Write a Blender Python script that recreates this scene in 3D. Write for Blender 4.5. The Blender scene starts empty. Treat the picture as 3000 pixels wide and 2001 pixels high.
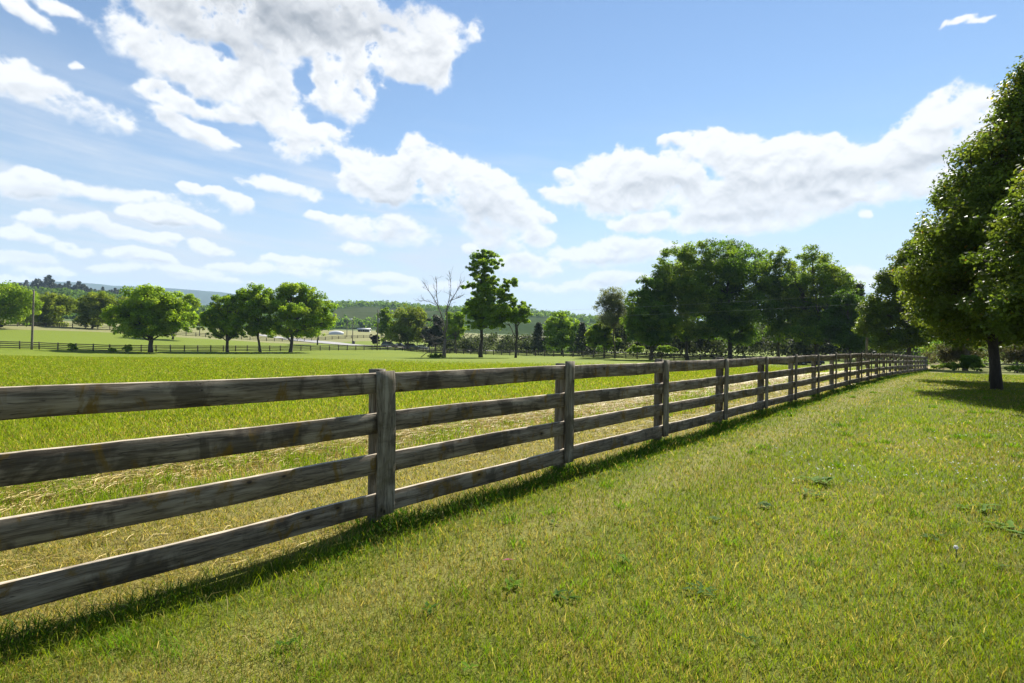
import bpy, math, random
import numpy as np
from mathutils import Matrix, Vector

random.seed(11)
RNG = np.random.default_rng(11)
SC = bpy.context.scene
COL = SC.collection
R = math.radians

# ------------------------------------------------------------------ camera
F, CX, CY, EYE = 1300.0, 1175.5, 784.0, 1.40       # measured on a 2351 px wide view of the photograph
ROLL, PITCH = R(0.70), math.atan(4 / 1300)
_f = np.array([0, math.cos(PITCH), math.sin(PITCH)])
_u0 = np.array([0, -math.sin(PITCH), math.cos(PITCH)])
_r0 = np.array([1.0, 0, 0])
_r = _r0 * math.cos(ROLL) + _u0 * math.sin(ROLL)
_u = _u0 * math.cos(ROLL) - _r0 * math.sin(ROLL)


def ray(px, py):
    d = _f + _r * (px - CX) / F - _u * (py - CY) / F
    return d / d[1]


def P(px, py, Y):
    return np.array([0, 0, EYE]) + ray(px, py) * Y


def hor(px):
    return 788 + (px - CX) * math.tan(ROLL)


cam_d = bpy.data.cameras.new("camera")
cam = bpy.data.objects.new("camera", cam_d)
COL.objects.link(cam)
cam_d.sensor_width = 36
cam_d.lens = 36 * F / 2351
cam_d.clip_start = 0.05
cam_d.clip_end = 30000
cam.matrix_world = Matrix(((_r[0], _u[0], -_f[0], 0), (_r[1], _u[1], -_f[1], 0), (_r[2], _u[2], -_f[2], EYE), (0, 0, 0, 1)))
SC.camera = cam

# ------------------------------------------------------------------ helpers
def tag(o, label=None, cat=None, group=None, kind=None):
    if label: o["label"] = label
    if cat: o["category"] = cat
    if group: o["group"] = group
    if kind: o["kind"] = kind
    return o


def empty(name, loc, rz=0.0, label=None, cat=None, group=None):
    o = bpy.data.objects.new(name, None)
    COL.objects.link(o)
    o.location = loc
    o.rotation_euler = (0, 0, rz)
    o.empty_display_size = 0.3
    return tag(o, label, cat, group)


def mesh_obj(name, V, faces, mat=None, parent=None, tint=None, smooth=False, loc=None, mats=None, midx=None):
    """faces: list of int arrays (n,k)"""
    V = np.asarray(V, dtype=np.float32)
    me = bpy.data.meshes.new(name)
    me.vertices.add(len(V))
    me.vertices.foreach_set("co", V.ravel())
    faces = [np.asarray(f, dtype=np.int32) for f in faces if len(f)]
    nl = sum(f.size for f in faces)
    npoly = sum(len(f) for f in faces)
    me.loops.add(nl)
    me.loops.foreach_set("vertex_index", np.concatenate([f.ravel() for f in faces]))
    starts, s = [], 0
    for f in faces:
        k = f.shape[1]
        starts.append(s + np.arange(len(f), dtype=np.int32) * k)
        s += f.size
    me.polygons.add(npoly)
    me.polygons.foreach_set("loop_start", np.concatenate(starts).astype(np.int32))
    if midx is not None:
        me.polygons.foreach_set("material_index", np.asarray(midx, dtype=np.int32))
    if smooth:
        me.polygons.foreach_set("use_smooth", np.ones(npoly, dtype=bool))
    me.update(calc_edges=True)
    if tint is not None:
        a = me.color_attributes.new("tint", "FLOAT_COLOR", "POINT")
        c = np.ones((len(V), 4), dtype=np.float32)
        c[:, :3] = tint
        a.data.foreach_set("color", c.ravel())
    for m in (mats or ([mat] if mat else [])):
        me.materials.append(m)
    o = bpy.data.objects.new(name, me)
    COL.objects.link(o)
    if parent is not None:
        o.parent = parent
    if loc is not None:
        o.location = loc
    return o


def copy_tree(o, parent=None):
    c = o.copy()
    COL.objects.link(c)
    if parent is not None:
        c.parent = parent
        c.matrix_parent_inverse = o.matrix_parent_inverse.copy()
    for ch in list(o.children):
        copy_tree(ch, c)
    return c


class MB:
    """mesh builder collecting quads / tris"""
    def __init__(s):
        s.v, s.q, s.t, s.n = [], [], [], 0

    def add(s, V, Q=(), T=()):
        V = np.asarray(V, float)
        s.v.append(V)
        if len(Q): s.q.append(np.asarray(Q, int) + s.n)
        if len(T): s.t.append(np.asarray(T, int) + s.n)
        s.n += len(V)

    def box(s, c, h, rz=0.0):
        x, y, z = h
        V = np.array([[a * x, b * y, d * z] for a in (-1, 1) for b in (-1, 1) for d in (-1, 1)], float)
        ca, sa = math.cos(rz), math.sin(rz)
        V = V @ np.array([[ca, sa, 0], [-sa, ca, 0], [0, 0, 1]]) + np.asarray(c, float)
        s.add(V, [[0, 1, 3, 2], [4, 6, 7, 5], [0, 4, 5, 1], [2, 3, 7, 6], [0, 2, 6, 4], [1, 5, 7, 3]])

    def tube(s, pts, rad, n=6, cap=True):
        pts = np.asarray(pts, float)
        m = len(pts)
        rad = np.broadcast_to(np.asarray(rad, float), (m,))
        tan = np.gradient(pts, axis=0)
        tan /= np.linalg.norm(tan, axis=1)[:, None] + 1e-9
        up = np.array([0, 0, 1.0]) if abs(tan[0][2]) < 0.9 else np.array([1.0, 0, 0])
        V = []
        a0 = np.cross(tan[0], up)
        for i in range(m):
            a = a0 - tan[i] * np.dot(a0, tan[i])
            a /= np.linalg.norm(a) + 1e-9
            b = np.cross(tan[i], a)
            a0 = a
            th = np.arange(n) * 2 * math.pi / n
            V.append(pts[i] + rad[i] * (np.cos(th)[:, None] * a + np.sin(th)[:, None] * b))
        V = np.concatenate(V)
        Q = [[i * n + j, i * n + (j + 1) % n, (i + 1) * n + (j + 1) % n, (i + 1) * n + j] for i in range(m - 1) for j in range(n)]
        T = []
        if cap:
            V = np.concatenate([V, pts[:1], pts[-1:]])
            T = [[m * n, (j + 1) % n, j] for j in range(n)] + [[m * n + 1, (m - 1) * n + j, (m - 1) * n + (j + 1) % n] for j in range(n)]
        s.add(V, Q, T)

    def build(s, name, mat, parent=None, **k):
        V = np.concatenate(s.v)
        fs = []
        if s.q: fs.append(np.concatenate(s.q))
        if s.t: fs.append(np.concatenate(s.t))
        return mesh_obj(name, V, fs, mat, parent, **k)


def vnoise(x, y, seed=0):
    """value noise on arrays, ~0..1"""
    xi, yi = np.floor(x).astype(np.int64), np.floor(y).astype(np.int64)
    xf, yf = x - xi, y - yi
    xf = xf * xf * (3 - 2 * xf); yf = yf * yf * (3 - 2 * yf)

    def h(a, b):
        n = (a * 374761393 + b * 668265263 + seed * 982451653) & 0x7FFFFFFF
        n = ((n ^ (n >> 13)) * 1274126177) & 0x7FFFFFFF
        return ((n ^ (n >> 16)) & 0xFFFF) / 65535.0
    return (h(xi, yi) * (1 - xf) + h(xi + 1, yi) * xf) * (1 - yf) + (h(xi, yi + 1) * (1 - xf) + h(xi + 1, yi + 1) * xf) * yf


def fbm(x, y, seed=0, o=4):
    t, a, n = 0, 0.5, 0
    for i in range(o):
        t = t + a * vnoise(x * 2 ** i, y * 2 ** i, seed + i); n += a; a *= 0.5
    return t / n


def sstep(a, b, x):
    t = np.clip((x - a) / (b - a), 0, 1)
    return t * t * (3 - 2 * t)


# ------------------------------------------------------------------ layout
TH = math.atan(1076 / 1300)
D = np.array([math.sin(TH), math.cos(TH)])          # along the near fence
N = np.array([-D[1], D[0]])                         # away from the lawn, into the field
P1 = np.array([-0.962, 4.317])                      # near fence, big post
BAY = 2.474
FAR0 = np.array([-80.5, 89.0])                      # far left fence
uc = 81.3
CORNER = FAR0 + D * uc
E2 = np.array([D[1], -D[0]])                        # along the cross fence, towards the right
F3 = np.array([-135.0, 150.0])


def perp(x, y):
    return (x - P1[0]) * N[0] + (y - P1[1]) * N[1]


def along(x, y):
    return (x - P1[0]) * D[0] + (y - P1[1]) * D[1]


# ------------------------------------------------------------------ terrain: thin-plate surface through surveyed spots
ctl = []
for x, y in [(0, 0), (-5, 5), (5, 5), (0, 9), (10, 12), (16.6, 19.5), (-12, 12), (-20, 20), (20, 8), (-20, 0), (0, -20), (30, -20), (-30, -20),
             (0, -120), (120, -120), (-120, -120), (60, 20), (-40, 30), (0, 25), (13, 13)]:
    ctl.append((x, y, 0.0))
for k, z in [(5, 0), (9, 0), (12, -0.06), (17, -0.25), (23, -0.50)]:
    q = P1 + D * BAY * k
    ctl.append((q[0], q[1], z))
for px, Y, z in [(0, 89, -.5), (258, 105, -.85), (691, 128, -.85), (930, 151, -.95), (1208, 120, -1.4), (1494, 102, -1.25), (1660, 94, -1.3),
                 (1856, 92, -1.55), (1104, 105, -1.25), (1020, 100, -1.25), (600, 60, -.5), (1100, 55, -.6), (200, 50, -.3), (1500, 60, -.7),
                 (2085, 58, -.6), (2290, 60, -1.05), (2400, 40, -.5), (2500, 90, -1.5), (2100, 110, -1.8),
                 (0, 150, 3.9), (275, 171, 3.6), (400, 183, 2.9), (100, 120, 1.2), (350, 140, 0.8),
                 (871, 165, -.1), (780, 190, .45), (671, 230, 1.75), (772, 262, 4.3), (500, 190, 2.2), (950, 200, -.3), (1300, 150, -1.2), (1700, 150, -1.5),
                 (-400, 150, 3), (-400, 60, -.2), (-800, 200, 5), (0, 280, 11), (300, 300, 9), (800, 420, 10), (1000, 420, 9), (1300, 420, 4), (1800, 420, 2), (2400, 300, 0), (2900, 200, -1),
                 (0, 700, 22), (600, 700, 16), (1200, 900, 14), (1800, 900, 8), (2600, 700, 4), (0, 2000, 20), (1200, 2000, 10), (2400, 2000, 5),
                 (0, 6000, 0), (1200, 6000, 0), (2400, 6000, 0)]:
    v = P(px, hor(px), Y)
    ctl.append((v[0], v[1], z))
ctl = np.array(ctl)


def warp(x, y):
    r = np.hypot(x, y) + 1e-6
    k = np.log1p(r / 25.0) / r
    return x * k, y * k


def _tps_k(d2):
    return 0.5 * d2 * np.log(d2 + 1e-9)


_qx, _qy = warp(ctl[:, 0], ctl[:, 1])
_n = len(ctl)
_A = np.zeros((_n + 3, _n + 3))
_A[:_n, :_n] = _tps_k((_qx[:, None] - _qx) ** 2 + (_qy[:, None] - _qy) ** 2) + np.eye(_n) * 0.002
_A[:_n, _n:] = np.c_[np.ones(_n), _qx, _qy]
_A[_n:, :_n] = _A[:_n, _n:].T
_w = np.linalg.solve(_A, np.r_[ctl[:, 2], 0, 0, 0])


def gz(x, y):
    x = np.atleast_1d(np.asarray(x, float)); y = np.atleast_1d(np.asarray(y, float))
    out = np.empty(x.shape)
    for i in range(0, len(x), 40000):
        s = slice(i, i + 40000)
        a, b = warp(x[s], y[s])
        kk = _tps_k((a[:, None] - _qx) ** 2 + (b[:, None] - _qy) ** 2)
        out[s] = kk @ _w[:_n] + _w[_n] + _w[_n + 1] * a + _w[_n + 2] * b
    r = np.hypot(x, y)
    return out * sstep(3.0, 12.0, r)


def g1(x, y):
    return float(gz([x], [y])[0])


def at(px, Y):
    v = P(px, hor(px), Y)
    return np.array([v[0], v[1], g1(v[0], v[1])])


# ------------------------------------------------------------------ materials
class NT:
    def __init__(s, tree):
        s.t = tree
        s.n = tree.nodes
        s.l = tree.links

    def node(s, typ, **k):
        n = s.n.new(typ)
        for a, b in k.items():
            setattr(n, a, b)
        return n

    def set(s, sock, v):
        if hasattr(v, "is_linked") or isinstance(v, bpy.types.NodeSocket):
            s.l.new(v, sock)
        else:
            sock.default_value = v

    def math(s, op, a, b=None, c=None, clamp=False):
        n = s.node("ShaderNodeMath", operation=op, use_clamp=clamp)
        for i, v in enumerate((a, b, c)):
            if v is not None: s.set(n.inputs[i], v)
        return n.outputs[0]

    def vmath(s, op, a, b=None, out=0, scale=None):
        n = s.node("ShaderNodeVectorMath", operation=op)
        s.set(n.inputs[0], a)
        if b is not None: s.set(n.inputs[1], b)
        if scale is not None: s.set(n.inputs["Scale"], scale)
        return n.outputs[out]

    def noise(s, vec, scale, detail=4, rough=0.55, out=0, dist=0.0):
        n = s.node("ShaderNodeTexNoise")
        s.set(n.inputs["Vector"], vec)
        n.inputs["Scale"].default_value = scale
        n.inputs["Detail"].default_value = detail
        n.inputs["Roughness"].default_value = rough
        n.inputs["Distortion"].default_value = dist
        return n.outputs[out]

    def mapr(s, v, a, b, c=0.0, d=1.0, smooth=True):
        n = s.node("ShaderNodeMapRange", interpolation_type="SMOOTHSTEP" if smooth else "LINEAR")
        s.set(n.inputs[0], v)
        for i, q in enumerate((a, b, c, d)): s.set(n.inputs[i + 1], q)
        return n.outputs[0]

    def mix(s, f, a, b, blend="MIX"):
        n = s.node("ShaderNodeMix", data_type="RGBA", blend_type=blend)
        s.set(n.inputs[0], f)
        for i, v in ((6, a), (7, b)):
            if isinstance(v, tuple): v = (*v[:3], 1.0)
            s.set(n.inputs[i], v)
        return n.outputs[2]

    def mapping(s, vec, scale=(1, 1, 1), rot=(0, 0, 0), loc=(0, 0, 0), typ="POINT"):
        n = s.node("ShaderNodeMapping", vector_type=typ)
        s.set(n.inputs[0], vec)
        n.inputs[1].default_value = loc
        n.inputs[2].default_value = rot
        n.inputs[3].default_value = scale
        return n.outputs[0]


def new_mat(name):
    m = bpy.data.materials.new(name)
    m.use_nodes = True
    t = NT(m.node_tree)
    b = t.n["Principled BSDF"]
    return m, t, b


def leaf_mat(name, trans=0.4, rough=0.5, spec=0.35, tcol=(1.0, 1.0, 0.55), tgain=1.35):
    m, t, b = new_mat(name)
    at_ = t.node("ShaderNodeVertexColor", layer_name="tint")
    t.set(b.inputs["Base Color"], at_.outputs[0])
    b.inputs["Roughness"].default_value = rough
    b.inputs["Specular IOR Level"].default_value = spec
    tr = t.node("ShaderNodeBsdfTranslucent")
    tc = t.mix(1.0, at_.outputs[0], tuple(c * tgain for c in tcol), "MULTIPLY")
    t.set(tr.inputs[0], tc)
    mx = t.node("ShaderNodeMixShader")
    mx.inputs[0].default_value = trans
    t.l.new(b.outputs[0], mx.inputs[1]); t.l.new(tr.outputs[0], mx.inputs[2])
    t.l.new(mx.outputs[0], t.n["Material Output"].inputs[0])
    return m


def plain_mat(name, col, rough=0.6, metal=0.0, spec=0.4, var=0.12, scale=6.0, bump=0.0):
    m, t, b = new_mat(name)
    tc = t.node("ShaderNodeTexCoord").outputs["Object"]
    n = t.noise(tc, scale, 5, 0.6)
    c = t.mix(n, tuple(c * (1 - var) for c in col), tuple(min(1, c * (1 + var)) for c in col))
    t.set(b.inputs["Base Color"], c)
    b.inputs["Roughness"].default_value = rough
    b.inputs["Metallic"].default_value = metal
    b.inputs["Specular IOR Level"].default_value = spec
    if bump:
        bp = t.node("ShaderNodeBump")
        bp.inputs["Strength"].default_value = bump
        t.set(bp.inputs["Height"], n)
        t.l.new(bp.outputs[0], b.inputs["Normal"])
    return m


def bark_mat(name, col):
    m, t, b = new_mat(name)
    tc = t.node("ShaderNodeTexCoord").outputs["Object"]
    v = t.mapping(tc, (7, 7, 1.3))
    n = t.noise(v, 2.5, 6, 0.65, dist=0.6)
    n2 = t.noise(tc, 1.1, 3)
    c = t.mix(t.mapr(n, .35, .7), tuple(q * .45 for q in col), col)
    c = t.mix(t.mapr(n2, .5, .75, 0, .45), c, (col[0] * .8, col[1] * 1.05, col[2] * .7))
    t.set(b.inputs["Base Color"], c)
    b.inputs["Roughness"].default_value = .9
    bp = t.node("ShaderNodeBump"); bp.inputs["Strength"].default_value = .7; bp.inputs["Distance"].default_value = .03
    t.set(bp.inputs["Height"], n); t.l.new(bp.outputs[0], b.inputs["Normal"])
    return m


def wood_mat(name, base, dark, stain, stain_amt=.5, bleach_highlight=None):
    m, t, b = new_mat(name)
    tc = t.node("ShaderNodeTexCoord").outputs["Object"]
    rnd = t.node("ShaderNodeObjectInfo").outputs["Random"]
    off = t.math("MULTIPLY", rnd, 37.0)
    cmb = t.node("ShaderNodeCombineXYZ")
    for i in range(3): t.set(cmb.inputs[i], off)
    p = t.vmath("ADD", tc, cmb.outputs[0])
    # slow waviness bends the grain round knots
    wv = t.noise(t.mapping(p, (1.6, 5, 5)), 1.0, 2, .5, out=1)
    pw = t.vmath("ADD", p, t.vmath("MULTIPLY", t.vmath("SUBTRACT", wv, (.5, .5, .5)), (0, .05, .05)))
    g1_ = t.noise(t.mapping(pw, (3.0, 70, 70)), 1.0, 5, .62)
    g2_ = t.noise(t.mapping(pw, (9, 240, 240)), 1.0, 3, .6)
    g = t.math("ADD", t.math("MULTIPLY", g1_, .55), t.math("MULTIPLY", g2_, .45))
    mid = tuple(.5 * (q + r_) for q, r_ in zip(base, dark))
    c = t.mix(t.mapr(g, .42, .56), tuple(.3 * q + .7 * r_ for q, r_ in zip(base, dark)), base)
    # weathered pale fibre
    pale = t.noise(t.mapping(p, (2.0, 20, 20)), 1.0, 4, .6)
    c = t.mix(t.mapr(pale, .48, .66, 0, .75), c, tuple(min(1, q * k_) for q, k_ in zip(base, (1.7, 1.78, 1.85))))
    # damp runs and lichen: blotches a hand wide, hanging from the upper edge
    bl = t.noise(t.mapping(p, (5.0, 9, 3.2)), 1.0, 5, .60, dist=.4)
    big = t.noise(t.mapping(p, (1.1, 3, 2), loc=(4, 8, 1)), 1.0, 2, .5)
    c = t.mix(t.mapr(t.math("ADD", t.math("MULTIPLY", bl, .6), t.math("MULTIPLY", big, .4)), .505, .585, 0, .70), c, dark)
    li = t.noise(t.mapping(p, (6.5, 8, 4.0), loc=(9, 3, 5)), 1.0, 6, .66, dist=.6)
    c = t.mix(t.mapr(li, .53, .66, 0, stain_amt), c, stain)
    # knots
    ps = t.node("ShaderNodeSeparateXYZ"); t.set(ps.inputs[0], pw)
    pc = t.node("ShaderNodeCombineXYZ"); t.set(pc.inputs[0], t.math("MULTIPLY", ps.outputs[0], 4.2)); t.set(pc.inputs[1], t.math("MULTIPLY", ps.outputs[2], 7.0))
    vo = t.node("ShaderNodeTexVoronoi", voronoi_dimensions="2D")
    t.set(vo.inputs["Vector"], pc.outputs[0])
    vo.inputs["Scale"].default_value = 1.0
    kd = vo.outputs["Distance"]
    ks = t.node("ShaderNodeSeparateColor"); t.set(ks.inputs[0], vo.outputs["Color"])
    some = t.mapr(ks.outputs[0], .62, .95)                # only some cells hold a knot, of uneven size
    kd = t.math("ADD", kd, t.math("ADD", t.math("MULTIPLY", t.math("SUBTRACT", 1.0, some), .10), t.math("MULTIPLY", t.math("SUBTRACT", bl, .5), .16)))
    c = t.mix(t.math("MULTIPLY", t.mapr(kd, .08, .26, .6, 0), some), c, tuple(.5 * q + .5 * r_ for q, r_ in zip(dark, stain)))
    c = t.mix(t.math('MULTIPLY', t.mapr(kd, .035, .10, .9, 0), some), c, tuple(q * .35 for q in dark))
    # drying cracks
    cr = t.noise(t.mapping(pw, (.9, 26, 26), loc=(3, 1, 7)), 1.0, 2, .5)
    crk = t.mapr(t.math("ABSOLUTE", t.math("SUBTRACT", cr, .5)), 0, .007, 1, 0)
    c = t.mix(t.math("MULTIPLY", crk, .7), c, tuple(q * .25 for q in dark))
    if bleach_highlight:  # sunlit highlight painted into the upward faces, on top of some real bleaching
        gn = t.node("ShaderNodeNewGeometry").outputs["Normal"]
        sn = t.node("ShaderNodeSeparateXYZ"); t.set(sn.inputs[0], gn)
        c = t.mix(t.math("MULTIPLY", t.mapr(sn.outputs[2], .55, .8), t.mapr(bl, .42, .62, 1, .45)), c, bleach_highlight)
    t.set(b.inputs["Base Color"], c)
    b.inputs["Roughness"].default_value = .88
    b.inputs["Specular IOR Level"].default_value = .25
    bp = t.node("ShaderNodeBump"); bp.inputs["Strength"].default_value = .55; bp.inputs["Distance"].default_value = .006
    t.set(bp.inputs["Height"], t.math("SUBTRACT", g, t.math("MULTIPLY", crk, .6)))
    t.l.new(bp.outputs[0], b.inputs["Normal"])
    return m


M = {}
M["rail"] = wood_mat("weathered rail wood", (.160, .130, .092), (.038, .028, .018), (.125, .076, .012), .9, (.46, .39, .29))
M["post"] = wood_mat("weathered post wood", (.160, .138, .102), (.055, .044, .030), (.085, .072, .030), .4)
M["farwood"] = wood_mat("far fence wood", (.085, .072, .055), (.035, .028, .020), (.075, .045, .018), .4)
M["greywood"] = wood_mat("pole wood", (.17, .145, .12), (.075, .062, .05), (.10, .085, .06), .3)
M["leaf"] = leaf_mat("broad leaf", .52, .6, .08, tgain=1.6)
M["leafgloss"] = leaf_mat("glossy leaf", .44, .5, .12, tgain=1.6)
M["needle"] = leaf_mat("needles", .15, .6, .2)
M["grass"] = leaf_mat("grass blade", .45, .6, .10, (1.0, 1.0, .5), 1.35)
M["weed"] = leaf_mat("weed leaf", .4, .7, .04)
M["straw"] = leaf_mat("dry straw", .25, .6, .2, (1, .95, .8), 1.1)
M["bark"] = bark_mat("grey brown bark", (.085, .068, .052))
M["barkdark"] = bark_mat("dark bark", (.05, .040, .032))
M["barkpale"] = bark_mat("bare grey bark", (.17, .14, .12))
M["road"] = plain_mat("pale asphalt", (.26, .25, .24), .9, scale=.5, var=.1)
M["white"] = plain_mat("white paint", (.5, .5, .48), .6)
M["roofgrey"] = plain_mat("grey metal roof", (.22, .23, .24), .6)
M["dark"] = plain_mat("dark plastic", (.03, .03, .032), .5)
M["steel"] = plain_mat("dull steel", (.35, .36, .37), .4, .6)
M["wire"] = plain_mat("weathered wire", (.22, .22, .22), .8)
M["tyre"] = plain_mat("tyre rubber", (.02, .02, .02), .85)
M["glass"] = plain_mat("tinted car glass", (.02, .025, .03), .06, 0, .8, 0)
M["lamp"] = plain_mat("lamp lens", (.7, .7, .68), .1, 0, .7, 0)
M["redlamp"] = plain_mat("tail lamp", (.35, .02, .02), .2, 0, .6, 0)
for nm, c in (("carblack", (.012, .012, .014)), ("carwhite", (.70, .71, .72)), ("carblue", (.12, .17, .24)), ("cargrey", (.16, .17, .18))):
    M[nm] = plain_mat(nm + " paint", c, .22, 0, .6, .03)
M["seed"] = leaf_mat("seed fluff", .5, .7, .1, (1, 1, 1), 1.0)
M["redleaf"] = plain_mat("dark red leaf", (.16, .012, .02), .5)

# ------------------------------------------------------------------ ground
def ground_material():
    m, t, b = new_mat("ground turf")
    pos = t.node("ShaderNodeNewGeometry").outputs["Position"]
    rel = t.vmath("SUBTRACT", pos, (P1[0], P1[1], 0))
    pd = t.vmath("DOT_PRODUCT", rel, (N[0], N[1], 0), out=1)
    al = t.vmath("DOT_PRODUCT", rel, (D[0], D[1], 0), out=1)
    cmb = t.node("ShaderNodeCombineXYZ")
    t.set(cmb.inputs[0], t.math("MULTIPLY", al, .25)); t.set(cmb.inputs[1], pd)
    fp = cmb.outputs[0]                                   # fence aligned, stretched along the fence
    wob = t.math("MULTIPLY", t.math("SUBTRACT", t.noise(fp, .9, 3), .5), 1.6)
    pw = t.math("ADD", pd, wob)
    n1 = t.noise(pos, .55, 5, .6)
    n2 = t.noise(pos, 7.0, 5, .65)
    n3 = t.noise(pos, 45, 3, .7)
    n4 = t.noise(pos, .06, 3, .6)
    # mown lawn
    green, straw = (.085, .125, .009), (.18, .15, .036)
    lawn = t.mix(t.mapr(n1, .38, .66, .15, .75), green, straw)
    lawn = t.mix(t.mapr(n2, .4, .68, 0, .6), lawn, (.035, .055, .008))
    lawn = t.mix(t.mapr(n3, .45, .75, 0, .5), lawn, (.15, .125, .040))
    sd_ = t.math('ABSOLUTE', t.math('ADD', pd, .95))
    lawn = t.mix(t.mapr(sd_, .1, .5, .3, 0), lawn, (.26, .225, .075))
    # green field beyond
    st = t.noise(t.mapping(fp, (1, 1, 1)), .9, 4, .6)
    fld = t.mix(t.mapr(n2, .3, .7), (.115, .158, .006), (.165, .205, .010))
    fld = t.mix(t.mapr(st, .42, .7, 0, .55), fld, (.145, .160, .024))
    fld = t.mix(t.mapr(n4, .42, .66, 0, .6), fld, (.085, .13, .012))
    fld = t.mix(t.mapr(n3, .4, .75, 0, .5), fld, (.06, .095, .008))
    n5 = t.noise(t.mapping(pos, (.22, 1.3, 1)), .8, 5, .62)
    fld = t.mix(t.mapr(n5, .46, .68, 0, .7), fld, (.082, .125, .006))
    n6 = t.noise(t.mapping(pos, (.5, .9, 1)), 2.2, 4, .6)
    fld = t.mix(t.mapr(n6, .52, .7, 0, .5), fld, (.19, .22, .02))
    # mowing lines seen far out
    wv = t.math("SINE", t.math("MULTIPLY", t.math("ADD", pd, t.math("MULTIPLY", n4, 6.0)), 1.55))
    fld = t.mix(t.mapr(wv, .2, 1.0, 0, .3), fld, (.15, .165, .022))
    # dry strip by the fence and hay windrow
    gold = t.mix(n2, (.21, .17, .058), (.15, .145, .034))
    gold = t.mix(t.mapr(n3, .45, .75, 0, .5), gold, (.14, .12, .03))
    hay = t.mix(n3, (.33, .265, .13), (.20, .16, .07))
    c = t.mix(t.mapr(pd, -.15, .10), lawn, gold)
    c = t.mix(t.mapr(pw, 1.5, 1.9), c, t.mix(n2, (.18, .19, .035), (.26, .22, .08)))
    c = t.mix(t.mapr(pw, 2.1, 2.5), c, hay)
    c = t.mix(t.mapr(pw, 3.4, 4.6), c, t.mix(t.mapr(pw, 4.5, 9.0), t.mix(t.mapr(n1, .4, .6), fld, (.24, .22, .06)), fld))
    # second field: beyond the far left fence, paler; then tan meadow
    c = t.mix(t.mapr(pd, 117, 118.5), c, t.mix(n2, (.10, .145, .011), (.145, .175, .022)))
    c = t.mix(t.mapr(pd, 176, 178), c, t.mix(n2, (.20, .19, .085), (.16, .165, .06)))
    c = t.mix(t.mapr(pd, 300, 330), c, (.07, .10, .03))
    t.set(b.inputs["Base Color"], c)
    b.inputs["Roughness"].default_value = .95
    b.inputs["Specular IOR Level"].default_value = .1
    bp = t.node("ShaderNodeBump"); bp.inputs["Strength"].default_value = .8; bp.inputs["Distance"].default_value = .05
    t.set(bp.inputs["Height"], t.math("ADD", n2, t.math("MULTIPLY", n3, .5))); t.l.new(bp.outputs[0], b.inputs["Normal"])
    return m


M["ground"] = ground_material()


def build_ground():
    nr, na = 210, 300
    rr = np.concatenate([[0.0], np.geomspace(.8, 8200, nr)])
    an = np.linspace(-math.pi, math.pi, na, endpoint=False)
    an = an - 0.62 * np.sin(an)                            # finer in front (az 0 = +Y)
    rg, ag = np.meshgrid(rr[1:], an, indexing="ij")
    x = np.r_[0.0, (rg * np.sin(ag)).ravel()]
    y = np.r_[0.0, (rg * np.cos(ag)).ravel()]
    z = gz(x, y)
    r = np.hypot(x, y)
    z += (fbm(x * .35, y * .35, 5) - .5) * .07 * sstep(1, 4, r) * (1 - sstep(30, 80, r))
    z += (fbm(x * .02, y * .02, 8) - .5) * 1.2 * sstep(60, 200, r)
    i, j = np.meshgrid(np.arange(nr - 1), np.arange(na), indexing="ij")
    j2 = (j + 1) % na
    Q = np.stack([1 + i * na + j, 1 + (i + 1) * na + j, 1 + (i + 1) * na + j2, 1 + i * na + j2], -1).reshape(-1, 4)
    T = np.stack([np.zeros(na, int), 1 + np.arange(na), 1 + (np.arange(na) + 1) % na], -1)
    o = mesh_obj("ground", np.c_[x, y, z], [Q[:, ::-1], T[:, ::-1]], M["ground"], smooth=True)
    me = o.data
    tag(o, kind="structure")
    return o


GROUND = build_ground()
if GROUND.data.polygons[0].normal.z < 0:
    GROUND.data.flip_normals()

# ------------------------------------------------------------------ grass
GREEN = np.array([[.122, .180, .006], [.155, .212, .008], [.092, .150, .007], [.19, .235, .010]])
YELL = np.array([[.185, .225, .014], [.155, .205, .012], [.22, .245, .020]])
STRAW = np.array([[.37, .295, .095], [.30, .235, .062], [.46, .38, .16], [.22, .175, .046]])
DEEP = np.array([[.05, .115, .008], [.07, .145, .010], [.045, .10, .010]])


def pick(pal, n):
    c = pal[RNG.integers(0, len(pal), n)]
    return c * RNG.uniform(.8, 1.2, (n, 1))


def blades(x, y, h, w, lean, col, flat=None, zoff=0.0):
    """tapered bent blades: 5 verts each"""
    n = len(x)
    z = gz(x, y)
    r = np.hypot(x, y)
    z += (fbm(x * .35, y * .35, 5) - .5) * .07 * sstep(1, 4, r) * (1 - sstep(30, 80, r)) - .006 + zoff
    a = RNG.uniform(0, 2 * math.pi, n)
    b = RNG.uniform(0, 2 * math.pi, n)
    dx, dy = np.cos(a), np.sin(a)                          # width direction
    lx, ly = np.cos(b) * lean * h, np.sin(b) * lean * h
    V = np.empty((n, 5, 3), np.float32)
    for i, (s, t, ww) in enumerate(((0, 0, .5), (0, 0, -.5), (.35, .55, .42), (.35, .55, -.42), (1, 1, 0))):
        V[:, i, 0] = x + lx * s + dx * w * ww
        V[:, i, 1] = y + ly * s + dy * w * ww
        V[:, i, 2] = z + h * t * np.sqrt(np.clip(1 - (lean * s) ** 2 * .5, .1, 1))
    return V, np.repeat(col, 5, axis=0)


def grass_obj(name, parts, mat, label):
    V = np.concatenate([p[0].reshape(-1, 3) for p in parts])
    C = np.concatenate([p[1] for p in parts])
    n = len(V) // 5
    k = np.arange(n) * 5
    Q = np.stack([k, k + 1, k + 3, k + 2], -1)
    T = np.stack([k + 2, k + 3, k + 4], -1)
    o = mesh_obj(name, V, [Q, T], mat, tint=C)
    return tag(o, label, "grass", kind="stuff")


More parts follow.
